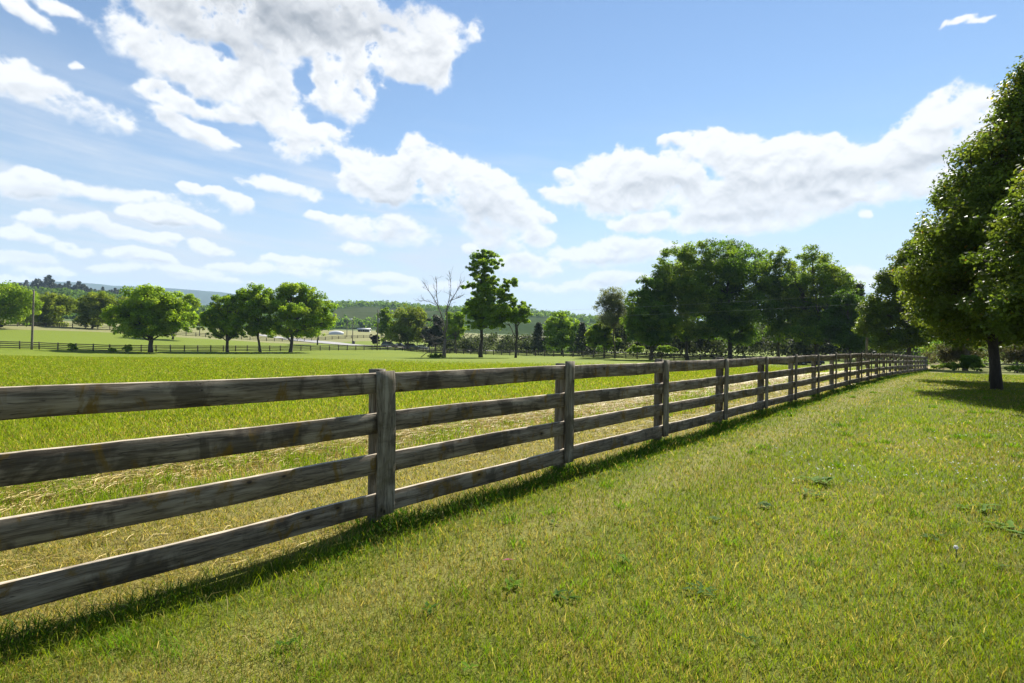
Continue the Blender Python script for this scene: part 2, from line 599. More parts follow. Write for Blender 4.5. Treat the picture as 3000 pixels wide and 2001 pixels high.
def scatter(n, Y0, Y1, pw, px0=-330, px1=2680):
    """positions spread over the view wedge, thinning with distance"""
    e = 1 + pw
    u = RNG.uniform(0, 1, n)
    Y = (Y0 ** e + u * (Y1 ** e - Y0 ** e)) ** (1 / e)
    px = RNG.uniform(px0, px1, n)
    X = (px - CX) / F * Y
    return X, Y


def build_grass():
    lawn, field, edge, hay = [], [], [], []
    X, Y = scatter(620000, 1.25, 60, -.75)
    p = perp(X, Y)
    pw = p + (fbm(along(X, Y) * .22, p * .9, 21) - .5) * 1.6
    wd = .0035 * np.clip(Y / 3.0, .8, 14) ** .8
    n1 = fbm(X * .55, Y * .55, 31)
    n2 = fbm(X * 2.6, Y * 2.6, 37)
    # lawn
    k = (p < -.10) & (Y < 42)
    x, y, w = X[k], Y[k], wd[k]
    q = sstep(.40, .60, n1[k] * .7 + n2[k] * .3 + RNG.normal(0, .07, k.sum()))
    stripe = np.exp(-((p[k] + .95 + .12 * np.sin(along(x, y))) / .34) ** 2)
    dry = RNG.uniform(0, 1, k.sum()) < .07 + .47 * q + .24 * stripe
    col = np.where(dry[:, None], pick(STRAW * [.78, .80, .66], k.sum()) * (1 + .22 * stripe[:, None]), pick(GREEN, k.sum()))
    col = col * (1 + .16 * np.sin(p[k] * 2.1 + .5)[:, None])
    yl = RNG.uniform(0, 1, k.sum()) < .22
    col = np.where((yl & ~dry)[:, None], pick(YELL, k.sum()), col)
    h = RNG.uniform(.030, .068, k.sum()) * (1 + .5 * (n2[k] - .4)) * np.where(dry, .85, 1.1)
    h = h * (1 - .25 * np.exp(-((p[k] + .9) / .4) ** 2))
    lawn.append(blades(x, y, h, w, RNG.uniform(.2, 1.1, k.sum()), col))
    # some longer single blades and seed stalks on the lawn
    x, y = scatter(8000, 2.4, 16, -.4)
    k = perp(x, y) < -.3
    x, y = x[k], y[k]
    c = np.where(RNG.uniform(0, 1, (len(x), 1)) < .35, pick(STRAW, len(x)), pick(GREEN, len(x)))
    lawn.append(blades(x, y, RNG.uniform(.07, .13, len(x)), .0045 * np.clip(y / 4, .8, 4), RNG.uniform(.4, 1.3, len(x)), c))
    # green tufts on lawn
    tx, ty = scatter(240, 1.6, 20, -.2)
    k = perp(tx, ty) < -.4
    tx, ty = tx[k], ty[k]
    m = 46
    x = np.repeat(tx, m) + RNG.normal(0, .055, len(tx) * m)
    y = np.repeat(ty, m) + RNG.normal(0, .055, len(tx) * m)
    lawn.append(blades(x, y, RNG.uniform(.05, .11, len(x)), .0042 * np.clip(y / 3.5, .8, 4), RNG.uniform(.4, 1.2, len(x)), pick(GREEN * [.8, 1.1, .9], len(x))))
    # long unmown line under the fence
    n = 46000
    u = -8 + 66 * RNG.uniform(0, 1, n) ** 1.7
    off = -.17 + RNG.normal(0, .12, n) + .05 * np.sin(u * 1.7)
    x = P1[0] + D[0] * u + N[0] * off
    y = P1[1] + D[1] * u + N[1] * off
    dens = fbm(u * .9, off * 3, 51)
    kk = (y > .9) & (dens + RNG.uniform(-.15, .15, n) > .36)
    x, y, u, off, dens = x[kk], y[kk], u[kk], off[kk], dens[kk]
    h = RNG.uniform(.06, .125, len(x)) * (.65 + .8 * dens) * (1 - .5 * np.clip(np.abs(off + .1) / .35, 0, 1))
    c = pick(DEEP, len(x))
    dr = RNG.uniform(0, 1, len(x)) < np.where(off > .02, .5, .12)
    c = np.where(dr[:, None], pick(STRAW, len(x)), c)
    edge.append(blades(x, y, h, .0048 * np.clip(y / 3.5, .9, 9) ** .8, RNG.uniform(.3, 1.2, len(x)), c))
    # tussocks at each post
    for kpost in range(-1, 24):
        m = int(520 if kpost < 4 else 300 if kpost < 10 else 140)
        u = kpost * BAY + RNG.normal(.05, .15, m)
        off = .05 + RNG.normal(0, .11, m)
        x = P1[0] + D[0] * u + N[0] * off
        y = P1[1] + D[1] * u + N[1] * off
        k = y > .8
        edge.append(blades(x[k], y[k], RNG.uniform(.05, .14, m)[k] * (.8 if kpost % 3 else 1.05), .0055 * np.clip(y[k] / 4, .9, 9) ** .8,
                           RNG.uniform(.2, 1.1, m)[k], np.where(RNG.uniform(0, 1, (k.sum(), 1)) < .14, pick(STRAW, k.sum()), pick(DEEP * 1.15, k.sum()))))
    # dry gold strip
    k = (p > -.05) & (pw < 1.9) & (Y < 60)
    dry = RNG.uniform(0, 1, k.sum()) < .62
    col = np.where(dry[:, None], pick(STRAW * [.95, .93, .80], k.sum()), pick(YELL * [.85, .8, 1.1], k.sum()))
    field.append(blades(X[k], Y[k], RNG.uniform(.025, .065, k.sum()), wd[k], RNG.uniform(.4, 1.4, k.sum()), col))
    # mixed tufty band
    k = (pw >= 1.6) & (pw < 4.4) & (p > .4)
    tuft = n2[k] + RNG.normal(0, .05, k.sum())
    dry = RNG.uniform(0, 1, k.sum()) < np.where(tuft > .54, .2, .8)
    col = np.where(dry[:, None], pick(STRAW, k.sum()), pick(GREEN * [1.1, 1.15, 1], k.sum()))
    h = np.where(dry, RNG.uniform(.03, .08, k.sum()), RNG.uniform(.07, .17, k.sum()))
    field.append(blades(X[k], Y[k], h, wd[k], RNG.uniform(.2, 1.1, k.sum()), col))
    # lush field
    k = (pw >= 3.7) & (p < 108) & (RNG.uniform(0, 1, len(X)) > sstep(25, 59, Y))
    m = k.sum()
    far = sstep(4, 9, pw[k])
    dry = RNG.uniform(0, 1, m) < .10 + .32 * (1 - far)
    gg = np.where(RNG.uniform(0, 1, (m, 1)) < .62, pick(YELL, m), pick(GREEN * 1.25, m))
    col = np.where(dry[:, None], pick(STRAW * [1, .98, .8], m), gg)
    field.append(blades(X[k], Y[k], RNG.uniform(.04, .09, m) * (.7 + .7 * n2[k]), wd[k] * 1.25, RNG.uniform(.2, 1.0, m), col))
    # extra field blades (the field is only seen on the left part)
    x, y = scatter(240000, 6, 75, -.35, -330, 1900)
    k = (perp(x, y) > 4.2) & (RNG.uniform(0, 1, len(x)) > sstep(30, 74, y))
    x, y = x[k], y[k]
    m = len(x)
    nn = fbm(x * .9, y * .9, 77)
    col = np.where(RNG.uniform(0, 1, (m, 1)) < .66, pick(YELL, m), pick(GREEN * 1.3, m))
    col = np.where(RNG.uniform(0, 1, (m, 1)) < .08, pick(STRAW * [1, 1, .8], m), col)
    field.append(blades(x, y, RNG.uniform(.04, .10, m) * (.6 + .9 * nn), .0042 * np.clip(y / 3, 1, 26) ** .85, RNG.uniform(.2, .9, m), col))
    # lying hay: the windrow and litter on the gold strip
    n = 85000
    u = -9 + 60 * RNG.uniform(0, 1, n) ** 1.6
    off = np.where(RNG.uniform(0, 1, n) < .82, 2.95 + RNG.normal(0, .42, n), RNG.uniform(.15, 2.4, n)) + .35 * np.sin(u * .5)
    hn = fbm(u * .55, off * 1.3, 91)
    kk = hn + RNG.uniform(-.1, .1, n) > np.where(off > 2.0, .36, .52)
    u, off = u[kk], off[kk]
    x = P1[0] + D[0] * u + N[0] * off
    y = P1[1] + D[1] * u + N[1] * off
    kk = y > 1.2
    x, y, off = x[kk], y[kk], off[kk]
    n = len(x)
    L = RNG.uniform(.10, .32, n)
    a = RNG.uniform(0, 2 * math.pi, n)
    zz = gz(x, y) + RNG.uniform(0, .07, n) * np.exp(-((off - 2.95) / .5) ** 2) + .012
    w = .0030 * np.clip(y / 3.5, .9, 8) ** .85
    V = np.empty((n, 5, 3), np.float32)
    bz = RNG.normal(0, .12, n)
    bend = RNG.normal(0, .08, n)
    for i, (s, ww) in enumerate(((0, .5), (0, -.5), (.5, .5), (.5, -.5), (1, 0))):
        V[:, i, 0] = x + np.cos(a) * L * s - np.sin(a) * (w * ww + bend * L * s * s)
        V[:, i, 1] = y + np.sin(a) * L * s + np.cos(a) * (w * ww + bend * L * s * s)
        V[:, i, 2] = zz + np.abs(bz) * L * (s - s * s) * 2 + (.004 if i % 2 else 0)
    hay.append((V, np.repeat(pick(STRAW * [1.18, 1.16, 1.15], n), 5, axis=0)))
    grass_obj("lawn_grass", lawn, M["grass"], "short mown lawn grass, green mixed with straw, on the near side of the fence")
    grass_obj("field_grass", field, M["grass"], "bright yellow green field grass beyond the board fence")
    grass_obj("fence_line_grass", edge, M["grass"], "long dark green unmown grass in tussocks along the foot of the board fence")
    grass_obj("hay", hay, M["straw"], "pale cut hay lying in a windrow behind the board fence")


build_grass()

# ------------------------------------------------------------------ near board fence
def rail_mesh(L, hgt, thk, nseg, amp):
    """plank: x along, y thickness, z height, chamfered, slightly warped"""
    xs = np.linspace(0, L, nseg + 1)
    ch = .004
    prof = np.array([(-.5 * thk + ch, -hgt / 2), (.5 * thk - ch, -hgt / 2), (.5 * thk, -hgt / 2 + ch), (.5 * thk, hgt / 2 - ch),
                     (.5 * thk - ch, hgt / 2), (-.5 * thk + ch, hgt / 2), (-.5 * thk, hgt / 2 - ch), (-.5 * thk, -hgt / 2 + ch)])
    ph = RNG.uniform(0, 6.28, 6)
    t = xs / L
    env = np.sin(math.pi * t)
    wy = amp * env * np.sin(ph[0] + t * 3.1) * .8
    wz = amp * env * (np.sin(ph[1] + t * 2.2) * .9 + .25 * np.sin(ph[2] + t * 8))
    tw = amp * 1.2 * np.sin(ph[3] + t * 2.6) * env / .15
    V = []
    for i, xx in enumerate(xs):
        c, s_ = math.cos(tw[i] * .35), math.sin(tw[i] * .35)
        e = RNG.normal(0, amp * .10, 8)
        yy = prof[:, 0] * c - prof[:, 1] * s_ + wy[i]
        zz = prof[:, 0] * s_ + prof[:, 1] * c + wz[i] + e
        V.append(np.c_[np.full(8, xx), yy, zz])
    V = np.concatenate(V)
    Q = [[i * 8 + j, i * 8 + (j + 1) % 8, (i + 1) * 8 + (j + 1) % 8, (i + 1) * 8 + j] for i in range(nseg) for j in range(8)]
    caps = np.array([[7, 6, 5, 4, 3, 2, 1, 0], [nseg * 8 + j for j in range(8)]])
    return V, [np.array(Q), caps]


def post_mesh(r, h0, h1, n=12, rings=9):
    zs = np.linspace(h0, h1, rings)
    V = []
    ph = RNG.uniform(0, 6.28, 3)
    for z in zs:
        th = np.arange(n) * 2 * math.pi / n
        rr = r * (1 + .03 * np.sin(3 * th + ph[0]) + .02 * np.sin(5 * th + z * 4 + ph[1]))
        V.append(np.c_[np.full(n, z), rr * np.cos(th), rr * np.sin(th)])      # grain axis = local x, like the rails
    V = np.concatenate(V)
    V = np.concatenate([V, [[h0, 0, 0], [h1 + .004, 0, 0]]])
    Q = np.array([[i * n + j, (i + 1) * n + j, (i + 1) * n + (j + 1) % n, i * n + (j + 1) % n] for i in range(rings - 1) for j in range(n)])
    m = rings * n
    T = np.array([[m, j, (j + 1) % n] for j in range(n)] + [[m + 1, (rings - 1) * n + (j + 1) % n, (rings - 1) * n + j] for j in range(n)])
    return V, [Q, T]


def fence_near():
    root = empty("board_fence", (P1[0], P1[1], 0), math.pi / 2 - TH,
                 "weathered four board wooden fence running from the foreground left back to the right", "fence")
    RAILS = (1.165, .863, .560, .262)
    H, TK = .152, .030

    def base(k):
        q = P1 + D * BAY * k
        return g1(q[0], q[1])

    for k in range(-2, 24):
        z0 = base(k)
        r1, r2, r3 = random.uniform(-.022, .022), random.uniform(-.012, .012), random.uniform(.98, 1.03)
        lean = .012 + random.uniform(-.018, .012)
        # round post behind the rails
        V, fs = post_mesh(.064 + random.uniform(-.006, .006), -.35, 1.185 + r2)
        o = mesh_obj("post", V, fs, M["post"], root, smooth=True)
        o.matrix_local = Matrix.Translation((k * BAY, .092, z0)) @ Matrix.Rotation(lean, 4, "Y") @ Matrix.Rotation(-math.pi / 2, 4, "Y")
        # batten covering the joint
        L = 1.10 + random.uniform(-.02, .03)
        V, fs = rail_mesh(L, .156 if k else .160, .028, 14 if k < 8 else 5, .006)
        o = mesh_obj("batten", V, fs, M["post"], root)
        o.matrix_local = Matrix.Translation((k * BAY - .01, -.032, z0 + .105 + random.uniform(-.015, .01))) @ Matrix.Rotation(lean + random.uniform(-.01, .008), 4, "Y") @ Matrix.Rotation(-math.pi / 2, 4, "Y") @ Matrix.Rotation(random.uniform(-.03, .03), 4, "X")
    for k in range(-2, 23):
        za, zb = base(k), base(k + 1)
        for i, rz in enumerate(RAILS):
            L = BAY - .008
            hh = H * random.uniform(.96, 1.03)
            V, fs = rail_mesh(L, hh, TK, 26 if k < 5 else 12, .009 if k < 8 else .014)
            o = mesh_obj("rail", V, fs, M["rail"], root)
            a = za + rz + random.uniform(-.006, .006) - H / 2
            b = zb + rz + random.uniform(-.006, .006) - H / 2
            if k == -1: a, b = za + rz - H / 2, zb + rz - H / 2
            o.matrix_local = Matrix.Translation((k * BAY + .004, 0, a)) @ Matrix.Rotation(-math.atan2(b - a, L), 4, "Y")
    return root


fence_near()


def far_fence(name, label, A, d, u0, u1, step, nr, hgt, mat, post_r=.07, rail_h=.15, group=None):
    n = int((u1 - u0) / step) + 1
    us = u0 + np.arange(n) * step
    xs, ys = A[0] + d[0] * us, A[1] + d[1] * us
    zs = gz(xs, ys)
    zs = zs + (fbm(xs * .02, ys * .02, 8) - .5) * 1.2 * sstep(60, 200, np.hypot(xs, ys))
    root = empty(name, (xs[0], ys[0], zs[0]), 0, label, "fence", group)
    X0 = np.array([xs[0], ys[0], zs[0]])
    rz = math.atan2(d[1], d[0])
    pb = MB(); pb.box((0, 0, hgt / 2 - .15), (post_r, post_r, hgt / 2 + .18), rz)
    proto = pb.build("post", mat, root)
    for i in range(n):
        o = proto if i == 0 else proto.copy()
        if i:
            COL.objects.link(o); o.parent = root
        o.location = (xs[i] - X0[0], ys[i] - X0[1], zs[i] - X0[2] + random.uniform(-.04, .04))
        o.rotation_euler = (random.uniform(-.03, .03), random.uniform(-.03, .03), random.uniform(-.1, .1))
    nv = np.array([d[1], -d[0], 0])
    for r in range(nr):
        zr = hgt - .06 - rail_h / 2 - r * (hgt - .06 - .12 - rail_h) / max(1, nr - 1)
        pts = np.c_[xs - X0[0], ys - X0[1], zs - X0[2] + zr + RNG.normal(0, .02, n)] + nv * (post_r + .02)
        V, Q = [], []
        for i in range(n):
            for a, b in ((-.015, -1), (.015, -1), (.015, 1), (-.015, 1)):
                V.append(pts[i] + nv * a + np.array([0, 0, b * rail_h / 2]))
        for i in range(n - 1):
            for j in range(4):
                Q.append([i * 4 + j, i * 4 + (j + 1) % 4, (i + 1) * 4 + (j + 1) % 4, (i + 1) * 4 + j])
        Q += [[3, 2, 1, 0], [n * 4 - 4, n * 4 - 3, n * 4 - 2, n * 4 - 1]]
        mesh_obj("rail", V, [np.array(Q)], mat, root)
    return root


far_fence("board_fence", "dark four board fence along the far left side of the green field", FAR0, D, -22, uc, 2.44, 4, 1.22, M["farwood"], .08)
far_fence("board_fence", "dark four board fence across the back of the green field, behind the dead tree", CORNER, E2, 0, 98, 2.44, 4, 1.25, M["farwood"], .075)
far_fence("board_fence", "dark three rail fence under the left trees, beyond the second field", F3, D, -30, 130, 3.0, 3, 1.25, M["farwood"], .09, .14)

# ------------------------------------------------------------------ trees
def leaves(centers, radii, counts, size, tints, squash=.7, up=.6, aspect=.62, jitter=.22, droop=0.0):
    """rhombic leaves gathered in clumps"""
    idx = np.repeat(np.arange(len(centers)), counts)
    n = len(idx)
    d = RNG.normal(0, 1, (n, 3)); d /= np.linalg.norm(d, axis=1)[:, None]
    rad = RNG.uniform(.12, 1, n) ** .55
    rr = radii[idx][:, None]
    pos = centers[idx] + d * rad[:, None] * rr * np.array([1, 1, squash])
    nrm = d * .55 + np.array([0, 0, up]) + RNG.normal(0, .55, (n, 3))
    nrm /= np.linalg.norm(nrm, axis=1)[:, None]
    a = np.cross(nrm, RNG.normal(0, 1, (n, 3))); a /= np.linalg.norm(a, axis=1)[:, None] + 1e-9
    b = np.cross(nrm, a)
    s = size * RNG.uniform(.65, 1.35, n)[:, None]
    V = np.empty((n, 4, 3), np.float32)
    V[:, 0] = pos - a * s * .5
    V[:, 1] = pos + b * s * .5 * aspect + nrm * s * .06
    V[:, 2] = pos + a * s * .5
    V[:, 3] = pos - b * s * .5 * aspect + nrm * s * .06
    c = tints[idx] * RNG.uniform(1 - jitter, 1 + jitter, (n, 1))
    q = np.arange(n * 4).reshape(-1, 4)
    return V.reshape(-1, 3), q, np.repeat(c, 4, axis=0)


PALS = {
    "walnut": np.array([[.165, .255, .018], [.20, .285, .020], [.135, .215, .016], [.23, .305, .026]]),
    "olive": np.array([[.15, .195, .020], [.13, .175, .018], [.18, .215, .028]]),
    "bright": np.array([[.16, .25, .018], [.19, .275, .022], [.13, .21, .016]]),
    "oak": np.array([[.085, .155, .014], [.105, .18, .016], [.065, .125, .013], [.14, .21, .020]]),
    "maple": np.array([[.125, .195, .020], [.155, .225, .022], [.10, .165, .018], [.19, .25, .026]]),
    "deep": np.array([[.07, .13, .016], [.055, .105, .014], [.09, .155, .020]]),
    "pear": np.array([[.080, .118, .016], [.10, .142, .018], [.065, .10, .014], [.135, .17, .024]]),
    "pale": np.array([[.145, .165, .085], [.12, .145, .07], [.17, .185, .10]]),
    "cedar": np.array([[.040, .055, .024], [.052, .068, .028], [.035, .048, .022]]),
    "brown": np.array([[.075, .072, .032], [.062, .068, .026], [.09, .082, .04]]),
    "plum": np.array([[.020, .020, .018], [.026, .024, .020], [.016, .018, .016]]),
}


def branch_pts(a, b, n=5, sag=.0, wob=.05):
    t = np.linspace(0, 1, n)[:, None]
    L = np.linalg.norm(b - a)
    p = a + (b - a) * t
    p = p + RNG.normal(0, wob * L, (n, 3)) * np.sin(math.pi * t) * .5
    p[:, 2] += sag * L * np.sin(math.pi * t[:, 0])
    return p


def make_tree(name, label, base, lobes, pal, nclump, nleaf, leaf, trunk_r, bark="bark", cat="tree", group=None, mat="leaf",
              clump_r=None, squash=.7, fork=.35, sides=7, limb=.35, inner=.42, lean=(0, 0), gap=0.0, yel=0.0, leader=False):
    """base: world xyz. lobes: local (cx,cy,cz,rx,ry,rz). nclump: clumps in all, nleaf: leaves in all"""
    root = empty(name, tuple(base), 0, label, cat, group)
    lobes = np.array(lobes, float)
    vol = (lobes[:, 3] * lobes[:, 4] * lobes[:, 5]) ** (2 / 3)
    cnt = np.maximum(3, (nclump * vol / vol.sum()).astype(int))
    C, CR, LI = [], [], []
    for li, (l, m) in enumerate(zip(lobes, cnt)):
        d = RNG.normal(0, 1, (m, 3)); d /= np.linalg.norm(d, axis=1)[:, None]
        rad = np.where(RNG.uniform(0, 1, m) < inner, RNG.uniform(.2, .7, m), RNG.uniform(.72, .98, m))
        cr = (clump_r or .27 * (l[3] * l[4] * l[5]) ** (1 / 3)) * RNG.uniform(.6, 1.35, m)
        sh = np.maximum(.25, 1 - cr[:, None] * .8 / l[3:6])
        C.append(l[:3] + d * rad[:, None] * l[3:6] * np.maximum(sh, .72) * 1.06)
        CR.append(cr); LI += [li] * m
    C, CR, LI = np.concatenate(C), np.concatenate(CR), np.array(LI)
    tints = PALS[pal][RNG.integers(0, len(PALS[pal]), len(C))] * RNG.uniform(.82, 1.2, (len(C), 1))
    if yel:
        k = RNG.uniform(0, 1, len(C)) < yel
        tints[k] *= np.array([1.5, 1.25, .9])
    w = CR ** 2 * RNG.uniform(.55, 1.4, len(C))
    counts = np.maximum(4, (nleaf * w / w.sum()).astype(int))
    if gap:
        counts[RNG.uniform(0, 1, len(C)) < gap] //= 4
    V, q, c = leaves(C, CR, counts, leaf, tints, squash)
    crown = mesh_obj("crown", V, [q], M[mat], root, tint=c)
    # wood
    mb = MB()
    cc = (lobes[:, :3] * vol[:, None]).sum(0) / vol.sum()
    low = (lobes[:, 2] - lobes[:, 5]).min()
    top = (lobes[:, 2] + lobes[:, 5]).max()
    zf = max(low * .9, top * .12) + fork * (cc[2] - low)
    fk = np.array([lean[0] + (cc[0] - 0) * .25, lean[1], zf])
    if leader:
        tl = lobes[np.argmax(lobes[:, 2])]
        fk = np.array([tl[0] * .8, tl[1] * .6, tl[2] + tl[5] * .2])
        tp = branch_pts(np.array([0, 0, -.25]), fk, 12, 0, .025)
        rad = trunk_r * .72 * np.linspace(1, .12, 12); rad[0] *= 1.35
    else:
        tp = branch_pts(np.array([0, 0, -.25]), fk, 6, 0, .03)
        rad = trunk_r * .72 * np.array([1.35, 1.05, .95, .9, .84, .78])
    mb.tube(tp, rad, sides + 3)
    for li, l in enumerate(lobes):
        tgt = l[:3] + np.array([0, 0, -.15 * l[5]])
        st = tp[-1] if tgt[2] > zf * 1.15 else tp[3]
        r0 = trunk_r * (.30 + .45 * min(1, vol[li] / vol.max())) * .8
        if leader:
            zs = max(tgt[2] - .55 * math.hypot(tgt[0], tgt[1]) - .4, top * .12)
            j = int(np.clip(np.searchsorted(tp[:, 2], zs), 1, 10))
            st = tp[j]; r0 = min(r0 * .7, rad[j] * .7)
        bp = branch_pts(st, tgt, 6, .06, .07)
        rr = np.linspace(r0, r0 * .38, 6)
        mb.tube(bp, rr, sides)
        for ci in np.where(LI == li)[0]:
            if RNG.uniform() > limb: continue
            s = bp[RNG.integers(2, 6)]
            mb.tube(branch_pts(s, C[ci], 4, .05, .08), np.linspace(r0 * .34, r0 * .08, 4), 4, False)
    mb.build("trunk", M[bark], root, smooth=True)
    return root


def px_lobes(base, Y, lst, depth=.8, grow=1.12):
    """lobes given as pixel ellipses at distance Y -> local metres"""
    s = F / Y
    out = []
    for k, (px, py, rx, ry) in enumerate(lst):
        v = P(px, py, Y) - base
        rx, ry = rx / s * grow, ry / s * (1 + (grow - 1) * .6)
        dy = RNG.uniform(-.55, .55) * rx
        out.append((v[0], dy, v[2], rx, rx * depth, ry))
    return out


def ptree(label, px, Y, lst, pal, nclump, nleaf, leaf, tr, name="broadleaf_tree", grow=1.15, **k):
    b = at(px, Y)
    rr = math.hypot(b[0], b[1])
    b[2] += float((fbm(np.array([b[0] * .02]), np.array([b[1] * .02]), 8)[0] - .5) * 1.2 * sstep(60, 200, rr)) - .02
    if k.get('group') in (GL, None, GM): grow = max(grow, 1.38 if k.get('group') == GL else 1.27)
    if k.get('group') == GR: grow, nleaf, nclump = 1.42, int(nleaf * 1.5), int(nclump * 1.2)
    return make_tree(name, label, b, px_lobes(b, Y, lst, .8, grow), pal, int(nclump * 1.6), int(nleaf * 1.7), leaf * 1.12, tr, **k)


GR = "tall trees on the right behind the cross fence"
GM = "trees along the road behind the cross fence"
GL = "pasture trees on the left beyond the field"
ptree("round leafy tree cut by the left edge, tallest of the far left pair", -22, 140, [(15, 690, 55, 42), (42, 715, 32, 32), (-30, 690, 50, 42), (8, 724, 52, 22), (20, 668, 32, 18)], "walnut", 120, 12000, .42, .45, group=GL)
ptree("round squat tree just right of the left utility pole", 100, 168, [(107, 700, 44, 26), (85, 714, 22, 24), (127, 714, 26, 26), (105, 735, 44, 18), (104, 684, 28, 14)], "olive", 110, 10000, .44, .45, group=GL)
ptree("twin stemmed tree by the three rail fence, left of the big field tree", 211, 168, [(212, 700, 33, 26), (194, 716, 24, 24), (240, 710, 26, 28), (215, 735, 40, 16), (238, 688, 30, 18), (268, 700, 24, 24)], "olive", 120, 11000, .44, .4, group=GL)
ptree("biggest tree of the left group, broad crown right behind the far board fence", 346, 103,
      [(352, 688, 50, 30), (318, 686, 28, 26), (302, 722, 38, 32), (386, 712, 36, 34), (345, 730, 60, 32), (290, 760, 24, 14), (405, 740, 30, 28), (360, 764, 26, 12), (322, 764, 22, 9), (395, 762, 18, 14), (345, 760, 56, 13), (285, 748, 20, 18), (420, 722, 24, 26)], "walnut", 240, 24000, .34, .55, group=GL, limb=.5)
ptree("half hidden tree behind the right side of the biggest left tree", 396, 150, [(412, 698, 30, 28), (424, 722, 26, 28), (428, 745, 22, 16), (436, 735, 14, 20)], "walnut", 70, 7000, .42, .35, group=GL)
ptree("young slim tree far off between two bigger left trees", 458, 200, [(458, 735, 17, 15), (464, 752, 11, 8), (452, 748, 9, 8)], "olive", 24, 2200, .4, .2, group=GL)
ptree("uneven tree left of the slim upright tree, lower boughs almost on the grass", 523, 112,
      [(516, 690, 32, 20), (500, 718, 32, 26), (541, 714, 24, 28), (490, 745, 26, 20), (530, 745, 32, 22), (500, 768, 18, 9), (545, 765, 14, 10), (520, 764, 40, 11), (482, 730, 20, 22)], "walnut", 150, 14000, .34, .4, group=GL, limb=.5)
ptree("upright tree with a bare straight trunk, third from the right in the left group", 598, 115,
      [(590, 678, 32, 24), (602, 706, 32, 26), (580, 735, 26, 20), (614, 742, 20, 20), (572, 758, 16, 9), (600, 755, 34, 14), (572, 715, 20, 26)], "walnut", 130, 12000, .34, .35, group=GL, leader=True, limb=.5)
ptree("open crowned tree with forked low limbs, tallest of the left group", 667, 118,
      [(666, 668, 38, 25), (634, 690, 32, 28), (700, 685, 36, 28), (737, 715, 34, 28), (668, 712, 46, 22), (640, 742, 30, 20), (708, 742, 42, 18), (655, 764, 16, 7), (690, 700, 30, 24), (690, 762, 46, 12), (645, 764, 34, 11), (752, 735, 20, 26)], "walnut", 200, 20000, .34, .5, group=GL, limb=.7, fork=.15)
ptree("low tree by the pale road, right end of the left group", 729, 180, [(730, 745, 26, 16), (746, 735, 20, 18), (718, 758, 14, 8)], "walnut", 44, 4200, .42, .3, group=GL)

ptree("light green tree beside the transformer pole", 884, 175, [(880, 750, 17, 38), (888, 724, 16, 18), (898, 762, 18, 24)], "bright", 60, 6000, .42, .3, group=GM)
ptree("rounded olive tree right of the transformer pole, parked cars under it", 936, 165, [(940, 726, 36, 26), (915, 740, 24, 24), (966, 745, 22, 26), (936, 765, 48, 22), (950, 712, 20, 14)], "olive", 130, 12000, .4, .4, group=GM)
ptree("small purple black bush left of the parked cars", 861, 172, [(861, 776, 10, 13), (856, 782, 7, 7), (867, 781, 7, 8)], "plum", 20, 1800, .36, .12, name="dark_bush", cat="bush", bark="barkdark")
ptree("dark evergreen mass behind the bare dead tree", 1000, 160, [(1000, 760, 24, 36), (984, 775, 20, 22), (1016, 770, 16, 26)], "cedar", 90, 8000, .36, .3, name="evergreen_tree", mat="needle", group=GM)
ptree("light green tree seen between the dead tree and the tall lone tree", 1045, 150, [(1045, 735, 21, 24), (1040, 760, 23, 22), (1062, 752, 16, 18)], "bright", 60, 6000, .4, .3, group=GM)

# tall lone tree in the field, and its neighbour
ptree("tall narrow tree standing alone in the green field, boughs with gaps between", 1104, 105,
      [(1113, 588, 30, 17), (1090, 610, 19, 16), (1099, 630, 22, 16), (1138, 602, 18, 12), (1080, 656, 20, 14), (1124, 640, 20, 18), (1170, 648, 25, 11), (1152, 664, 18, 11),
       (1082, 704, 24, 15), (1112, 694, 32, 20), (1178, 688, 22, 13), (1118, 728, 30, 18), (1144, 750, 17, 8), (1075, 718, 16, 9), (1198, 700, 14, 8), (1108, 575, 12, 8), (1150, 705, 22, 14), (1118, 612, 26, 18), (1106, 668, 24, 18), (1128, 668, 28, 18), (1135, 712, 40, 20), (1162, 728, 26, 14), (1092, 690, 22, 14), (1112, 640, 26, 18), (1096, 745, 26, 11), (1130, 742, 32, 13), (1088, 725, 26, 13), (1150, 680, 24, 16), (1120, 715, 44, 22), (1176, 705, 22, 14)],
      "bright", 380, 42000, .30, .5, limb=.45, bark="barkdark", inner=.45, leader=True)
ptree("short spreading tree with forked trunk right of the tall lone tree", 1184, 106,
      [(1186, 715, 28, 18), (1165, 719, 18, 15), (1205, 704, 14, 12), (1156, 736, 13, 8), (1192, 735, 24, 8), (1215, 718, 9, 9)], "bright", 90, 9000, .3, .3, limb=.7, bark="barkdark")

